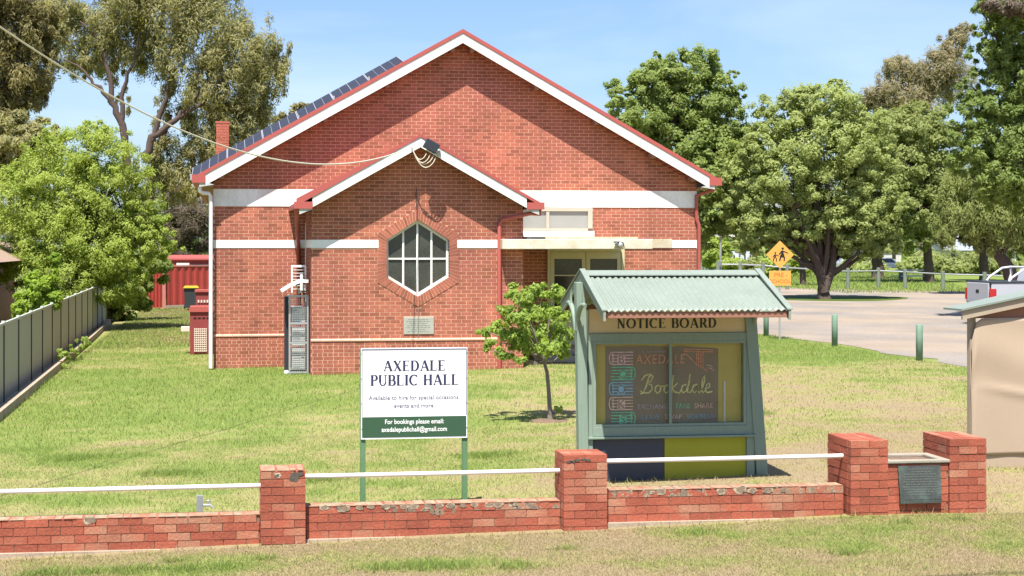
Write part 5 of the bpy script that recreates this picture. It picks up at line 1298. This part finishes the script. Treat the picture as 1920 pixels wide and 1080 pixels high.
tree('gum_tree', 'dark olive gum tree cut by the left edge above the shrub', 'tree', G(-40, 540, 70),
     [(20,40,90,70),(-40,60,90,90),(60,110,55,60),(10,140,80,60),(-60,150,80,80),(55,170,42,40),(30,195,60,40),(-20,200,70,45),(80,60,40,45),(-30,-20,120,50),(85,30,35,35)],
     70, 'leaf_gum_dark', 'bark', 90000, .23, .22, .5, [(-60,540),(-50,300),(-30,200)], 6, clump=.22, nclump=800, flat=1.3, shell=.3, tr=.3)
tree('wattle_tree', 'yellowish brushy tree under the dark gum at left edge', 'tree', G(20, 540, 66),
     [(20,255,70,45),(-30,280,70,60),(70,270,45,40),(30,310,60,50),(100,245,30,28),(0,225,40,20)], 66, 'leaf_gum', 'bark_grey', 20000, .26, .3, .2, [(20,540),(20,330)], 16, nclump=200, tr=.2)
tree('bare_thicket', 'brown dry twiggy tree between the green shrub and the hall', 'tree', G(350, 520, 95),
     [(350,400,45,60),(330,440,40,50),(375,440,30,50),(310,360,35,45),(365,350,32,42),(395,420,30,60),(340,480,45,35)], 95, 'leaf_dead', 'bark_grey', 26000, .34, .12, .1, [(308,520),(310,430),(312,372)], 8, nclump=220, tr=.2, clump=.4, shell=.2)
tree('distant_tree', 'round top of a distant tree just above the solar panels', 'tree', G(570, 500, 150),
     [(565,205,28,18),(600,215,30,18),(640,225,40,20),(540,225,30,20),(590,250,80,30)], 150, 'leaf_gum_dark', 'bark', 9000, .6, .35, .1, [(580,500),(585,300)], 18, nclump=120, tr=.3)
# bright green shrub behind the fence
tree('pepper_tree', 'large rounded bright green tree behind the fence at left', 'tree', G(150, 560, 55),
     [(150,285,80,65),(215,300,65,60),(95,320,75,60),(40,370,75,65),(120,380,90,75),(200,370,80,75),(255,380,50,60),(20,440,75,65),(90,450,80,65),(170,450,85,70),(240,450,65,60),(285,455,45,40),(120,510,80,55),(200,515,75,55),(40,500,60,50),(235,525,45,45),(165,245,40,25),(315,470,30,28),(270,420,45,45)],
     55, 'leaf_shrub', 'bark', 140000, .115, .36, .25, [(150,580),(150,470),(160,400)], 9, clump=.21, nclump=1500, shell=.6, tr=.2)
tree('overgrown_hedge', 'dark overgrown hedge spilling over the far end of fence', 'hedge', G(225, 580, 64),
     [(215,510,40,50),(240,535,35,50),(205,560,28,40),(258,530,30,45),(235,575,32,28),(200,540,28,45),(285,495,35,35),(262,560,20,30)], 62, 'leaf_ash', 'bark', 40000, .17, .4, .2, None, 10, nclump=220, shell=.5, tr=.15)
tree('lime_bush', 'vivid lime green bush above the fence at far left', 'bush', G(75, 600, 40),
     [(75,540,30,30),(60,560,30,28),(95,555,22,28),(50,580,28,20),(100,500,12,22),(85,575,28,18),(65,515,12,16),(105,480,9,14)], 40, 'leaf_lime', 'bark', 15000, .12, .45, .1, None, 11, nclump=170, shell=.4, tr=.05, clump=.34)
for i, (x, y) in enumerate(((-4.25, 42.5), (-4.2, 39.2), (-4.22, 45.0))):
    me = crown_mesh('weed', [((x, y, .22), (.16, .2, .24))], 260, .14, .25, .3, np.random.default_rng(40+i), nclump=8)
    tag(link('weed', me, M['leaf_young'], None, Vector((0, 0, 0))), ['tall pale weed at the fence foot, middle of three', 'nearest weed at the foot of the grey green fence', 'farthest weed at the foot of the grey green fence'][i], 'weed', 'weeds along the fence')

# right hand side
tree('tall_ash_tree', 'tall dense green tree rising behind the right slope of hall roof', 'tree', G(1275, 520, 82),
     [(1290,130,60,38),(1320,115,28,25),(1240,150,60,40),(1190,175,48,40),(1165,205,32,32),(1350,170,40,38),(1300,190,80,50),(1220,215,70,50),(1360,225,45,45),(1280,260,90,55),(1350,290,60,55),(1230,130,28,22),(1390,260,30,25),(1300,330,90,60),(1340,390,70,60),(1290,430,50,40),(1400,290,40,40),(1230,110,10,14),(1270,112,10,12),(1373,140,12,10),(1385,180,14,8)],
     82, 'leaf_ash', 'bark', 120000, .21, .42, .1, [(1275,520),(1275,400),(1280,330)], 12, clump=.23, nclump=1100, shell=.6, tr=.35)
tree('broad_ash_tree', 'broad rounded tree with short forked trunk on the gravel island', 'tree', Vector((31.6, 76.4, .15)),
     [(1540,200,75,45),(1470,225,60,45),(1600,235,60,50),(1430,280,60,50),(1540,270,90,60),(1400,330,50,50),(1620,300,60,55),(1480,330,80,55),(1570,350,80,60),(1390,390,42,42),(1440,400,60,50),(1520,410,70,45),(1600,410,65,50),(1650,370,50,50),(1420,440,40,30),(1490,440,40,28),(1580,450,45,28),(1640,440,40,35),(1550,165,35,20),(1500,185,35,25),(1480,190,9,14),(1520,450,30,22),(1610,462,45,22),(1410,458,35,20),(1455,462,30,18),(1660,455,35,24)],
     78.5, 'leaf_ash_pale', 'bark', 150000, .185, .42, .15, [(1545,565),(1543,530),(1540,500)], 13, clump=.20, nclump=1700, shell=.55, tr=.36)
bt = MB()
for P_, r0, r1 in (([(1546,548),(1536,505),(1528,470),(1515,430)], .27, .14), ([(1546,545),(1560,505),(1563,465),(1570,430)], .25, .13), ([(1530,490),(1512,450),(1500,415)], .2, .1)):
    pp = [at(p[0], p[1], 78.3) for p in P_]; bt.tube(pp, [r0+(r1-r0)*i/(len(pp)-1) for i in range(len(pp))], 9)
bt.build('limb', M['bark'], bpy.data.objects['broad_ash_tree'], True)
tree('park_tree', 'paler broad tree right of and behind the broad ash', 'tree', G(1690, 520, 112),
     [(1700,240,70,55),(1640,260,60,50),(1750,270,55,60),(1690,310,80,60),(1760,340,55,60),(1640,330,60,60),(1700,390,80,55),(1760,410,55,45),(1650,410,50,45),(1710,440,55,28)],
     112, 'leaf_willow', 'bark', 90000, .30, .4, .2, [(1742,520),(1740,470),(1735,430)], 14, clump=.22, nclump=900, shell=.5, tr=.4)
tree('grey_gum_tree', 'thin brownish grey gum crown against the sky at upper right', 'tree', G(1730, 520, 150),
     [(1690,125,40,28),(1730,150,50,40),(1665,165,40,32),(1770,110,35,40),(1790,80,30,30),(1640,185,30,25),(1780,150,45,45),(1700,195,60,35),(1805,60,25,20),(1625,195,20,14)],
     150, 'leaf_greygum', 'bark_grey', 36000, .42, .2, .4, [(1730,520),(1730,250),(1735,190)], 15, clump=.3, nclump=520, shell=.2, flat=1.2, tr=.4)
tree('pepper_tree', 'drooping pepper tree with thick leaning trunk behind the ute', 'tree', G(1905, 520, 86),
     [(1840,330,60,55),(1900,340,60,60),(1800,380,45,50),(1860,400,60,50),(1910,410,50,50),(1790,420,35,35),(1850,445,30,22),(1770,440,25,18),(1900,455,35,20),(1950,380,60,60)],
     86, 'leaf_willow', 'bark', 75000, .27, .18, .7, [(1905,540),(1893,505),(1870,475),(1840,445)], 17, clump=.26, nclump=500, shell=.5, flat=1.2, tr=.45)
tree('evergreen_tree', 'tall dark glossy tree filling the upper right corner', 'tree', G(2010, 560, 58),
     [(1890,60,50,55),(1930,40,80,70),(1850,110,38,45),(1910,140,60,60),(1870,190,50,50),(1820,165,26,28),(1820,215,40,40),(1900,240,65,60),(1850,270,50,40),(1800,250,30,30),(1960,150,80,90),(1960,260,80,80),(1880,320,60,50),(1820,300,40,35),(1930,350,60,55),(1860,355,40,30),(1840,20,25,18),(1900,0,70,30),(1838,60,22,22)],
     58, 'leaf_deep', 'bark', 105000, .165, .32, .35, [(2010,580),(2000,400),(1970,250)], 19, clump=.22, nclump=1200, shell=.55, tr=.4)
me = crown_mesh('dry_foliage', [(tuple(at(px, py, 56.5)), (rx*56.5/2800, rx*56.5/2800, ry*56.5/2800)) for px, py, rx, ry in ((1885,12,30,12),(1860,8,20,10),(1915,15,28,12))], 5000, .22, .3, .2, np.random.default_rng(20), nclump=60)
et = bpy.data.objects['evergreen_tree']; do = link('dry_foliage', me, M['leaf_dead'], et, Vector((0, 0, 0))); do['label'] = 'rust brown dry foliage at the top of the tree'
tree('tree_trunk', 'straight dark trunk standing in the park shade behind ute', 'tree', G(1845, 525, 118), [(1845,400,50,40),(1830,430,40,25),(1870,420,40,30)], 118, 'leaf_willow', 'bark', 9000, .4, .3, .4, [(1846,518),(1844,480),(1842,445)], 22, nclump=90, tr=.42)
tree('park_tree', 'dark trunked tree behind the broad ash at its right', 'tree', G(1645, 520, 125), [(1645,400,50,40),(1610,430,40,30),(1680,430,40,30)], 125, 'leaf_willow', 'bark', 9000, .45, .3, .3, [(1645,521),(1646,480),(1645,440)], 23, nclump=90, tr=.55)
tree('park_tree', 'slim dark tree between the school sign and the broad ash', 'tree', G(1506, 520, 105), [(1500,430,35,35),(1480,455,28,22),(1520,460,26,22)], 105, 'leaf_ash', 'bark', 9000, .36, .4, .2, [(1506,530),(1505,490),(1502,455)], 24, nclump=90, tr=.24)
for i, (px, py, rx, ry, zc, lf, lab) in enumerate(((1800,495,60,28,140,'leaf_willow','sprawling pale shrub behind the park fence, left of the dark trunk'),(1880,500,40,20,138,'leaf_willow','low pale shrub behind the ute bars'),(1620,500,40,20,150,'leaf_ash_pale','pale shrub behind the far trunk of the park'),(1370,498,30,14,112,'leaf_shrub','low green shrub just right of the hall corner'),(1412,502,14,20,100,'leaf_willow','small conical shrub left of the school sign'),(1450,500,25,20,120,'leaf_shrub','green shrub behind the school sign'),(1340,470,28,30,118,'leaf_shrub','tall green shrub beside the hall corner'),(1730,492,40,20,150,'leaf_ash_pale','rounded shrub between the picnic table and trunk'),(1490,485,30,30,130,'leaf_shrub','shrub at the right edge of the diamond sign'))):
    tree('shrub', lab, 'shrub', G(px, py+ry, zc), [(px,py,rx,ry),(px-rx*.5,py+ry*.3,rx*.6,ry*.7),(px+rx*.5,py+ry*.25,rx*.6,ry*.75)], zc, lf, 'bark', 5000, .3*zc/110, .4, .1, None, 50+i, nclump=70, limbs=False, shell=.3, clump=.4, group='shrubs beyond the park fence')
# far tree belt that closes the horizon
r = np.random.default_rng(77); lobes = []
for px in range(-900, 3000, 60):
    if 380 < px < 1250 and px % 120: continue
    z_ = r.uniform(215, 300); c = at(px + r.uniform(-20, 20), 456 - r.uniform(0, 40), z_); lobes.append((tuple(c), (r.uniform(5, 9), 5, r.uniform(5, 8)))); c = at(px, 490, z_); lobes.append((tuple(c), (7, 4, 4)))
me = crown_mesh('distant_woods', lobes, 40000, 1.4, .45, .1, r, .35, nclump=1500, shell=.2)
o = link('distant_woods', me, M['leaf_ash'], None, Vector((0, 0, 0))); tag(o, 'belt of distant trees closing the horizon', 'woods', kind='stuff')

# young tree on the lawn
r = np.random.default_rng(31); bY = Vector((5.37, 24.7, float(hgt(5.37, 24.7))))
yt = thing('young_tree', 'young slender tree with fresh green leaves on the lawn left of notice board', 'tree', bY)
zcY = 24.7*CY + 5.37*SY; mb = MB()
tp_ = [(1032,803),(1031,770),(1029,735),(1026,700),(1020,678)]
pp = [at(p[0], p[1], zcY) for p in tp_]; pp[0].z = bY.z - .05
mb.tube(pp, [.062, .040, .034, .032, .026], 8)
Yl = [(985,560,22,14),(965,548,16,10),(1000,545,22,12),(1040,548,24,14),(1015,580,28,16),(975,590,26,14),(945,575,16,10),(1050,585,20,14),(930,610,20,12),(960,625,28,14),(1000,615,30,16),(1040,615,28,16),(905,620,14,9),(920,640,12,7),(985,645,26,12),(1030,645,26,14),(1060,635,16,14),(950,665,16,8),(975,672,12,6),(1055,660,14,10),(935,655,10,6),(960,538,12,7),(1048,765,8,4),(912,652,8,5),(1010,535,14,7)]
Ls = []
for l in Yl:
    c = at(l[0], l[1], zcY + r.uniform(-.55, .55)); k = zcY/2800*1.0; Ls.append((tuple(c), (l[2]*k, l[2]*k, l[3]*k)))
    s0 = pp[-1] if l[1] < 740 else pp[1]; c = Vector(c); mid = s0.lerp(c, .5) + Vector((0, 0, -.08 if l[1] > 640 else .1)); mb.tube([s0, mid, c], [.02, .011, .004], 6)
mb.build('trunk', M['bark_grey'], yt, True)
me = crown_mesh('crown', Ls, 11000, .08, .42, .45, r, .5, nclump=260, shell=.35, flat=.6); link('crown', me, M['leaf_young'], yt, Vector((0, 0, 0)))
tag(MB().lathe((5.37, 24.7, bY.z-.02), [(.42, 0), (.30, .035), (.05, .05)], 14).build('mulch_ring', M['soil'], smooth=True), 'bare soil ring round the young tree', 'soil')
# power line over the street whose shadow crosses the verge
tag(MB().tube(PW, .022, 6).build('power_line', M['black'], smooth=True), 'overhead power line above the street', 'cable')
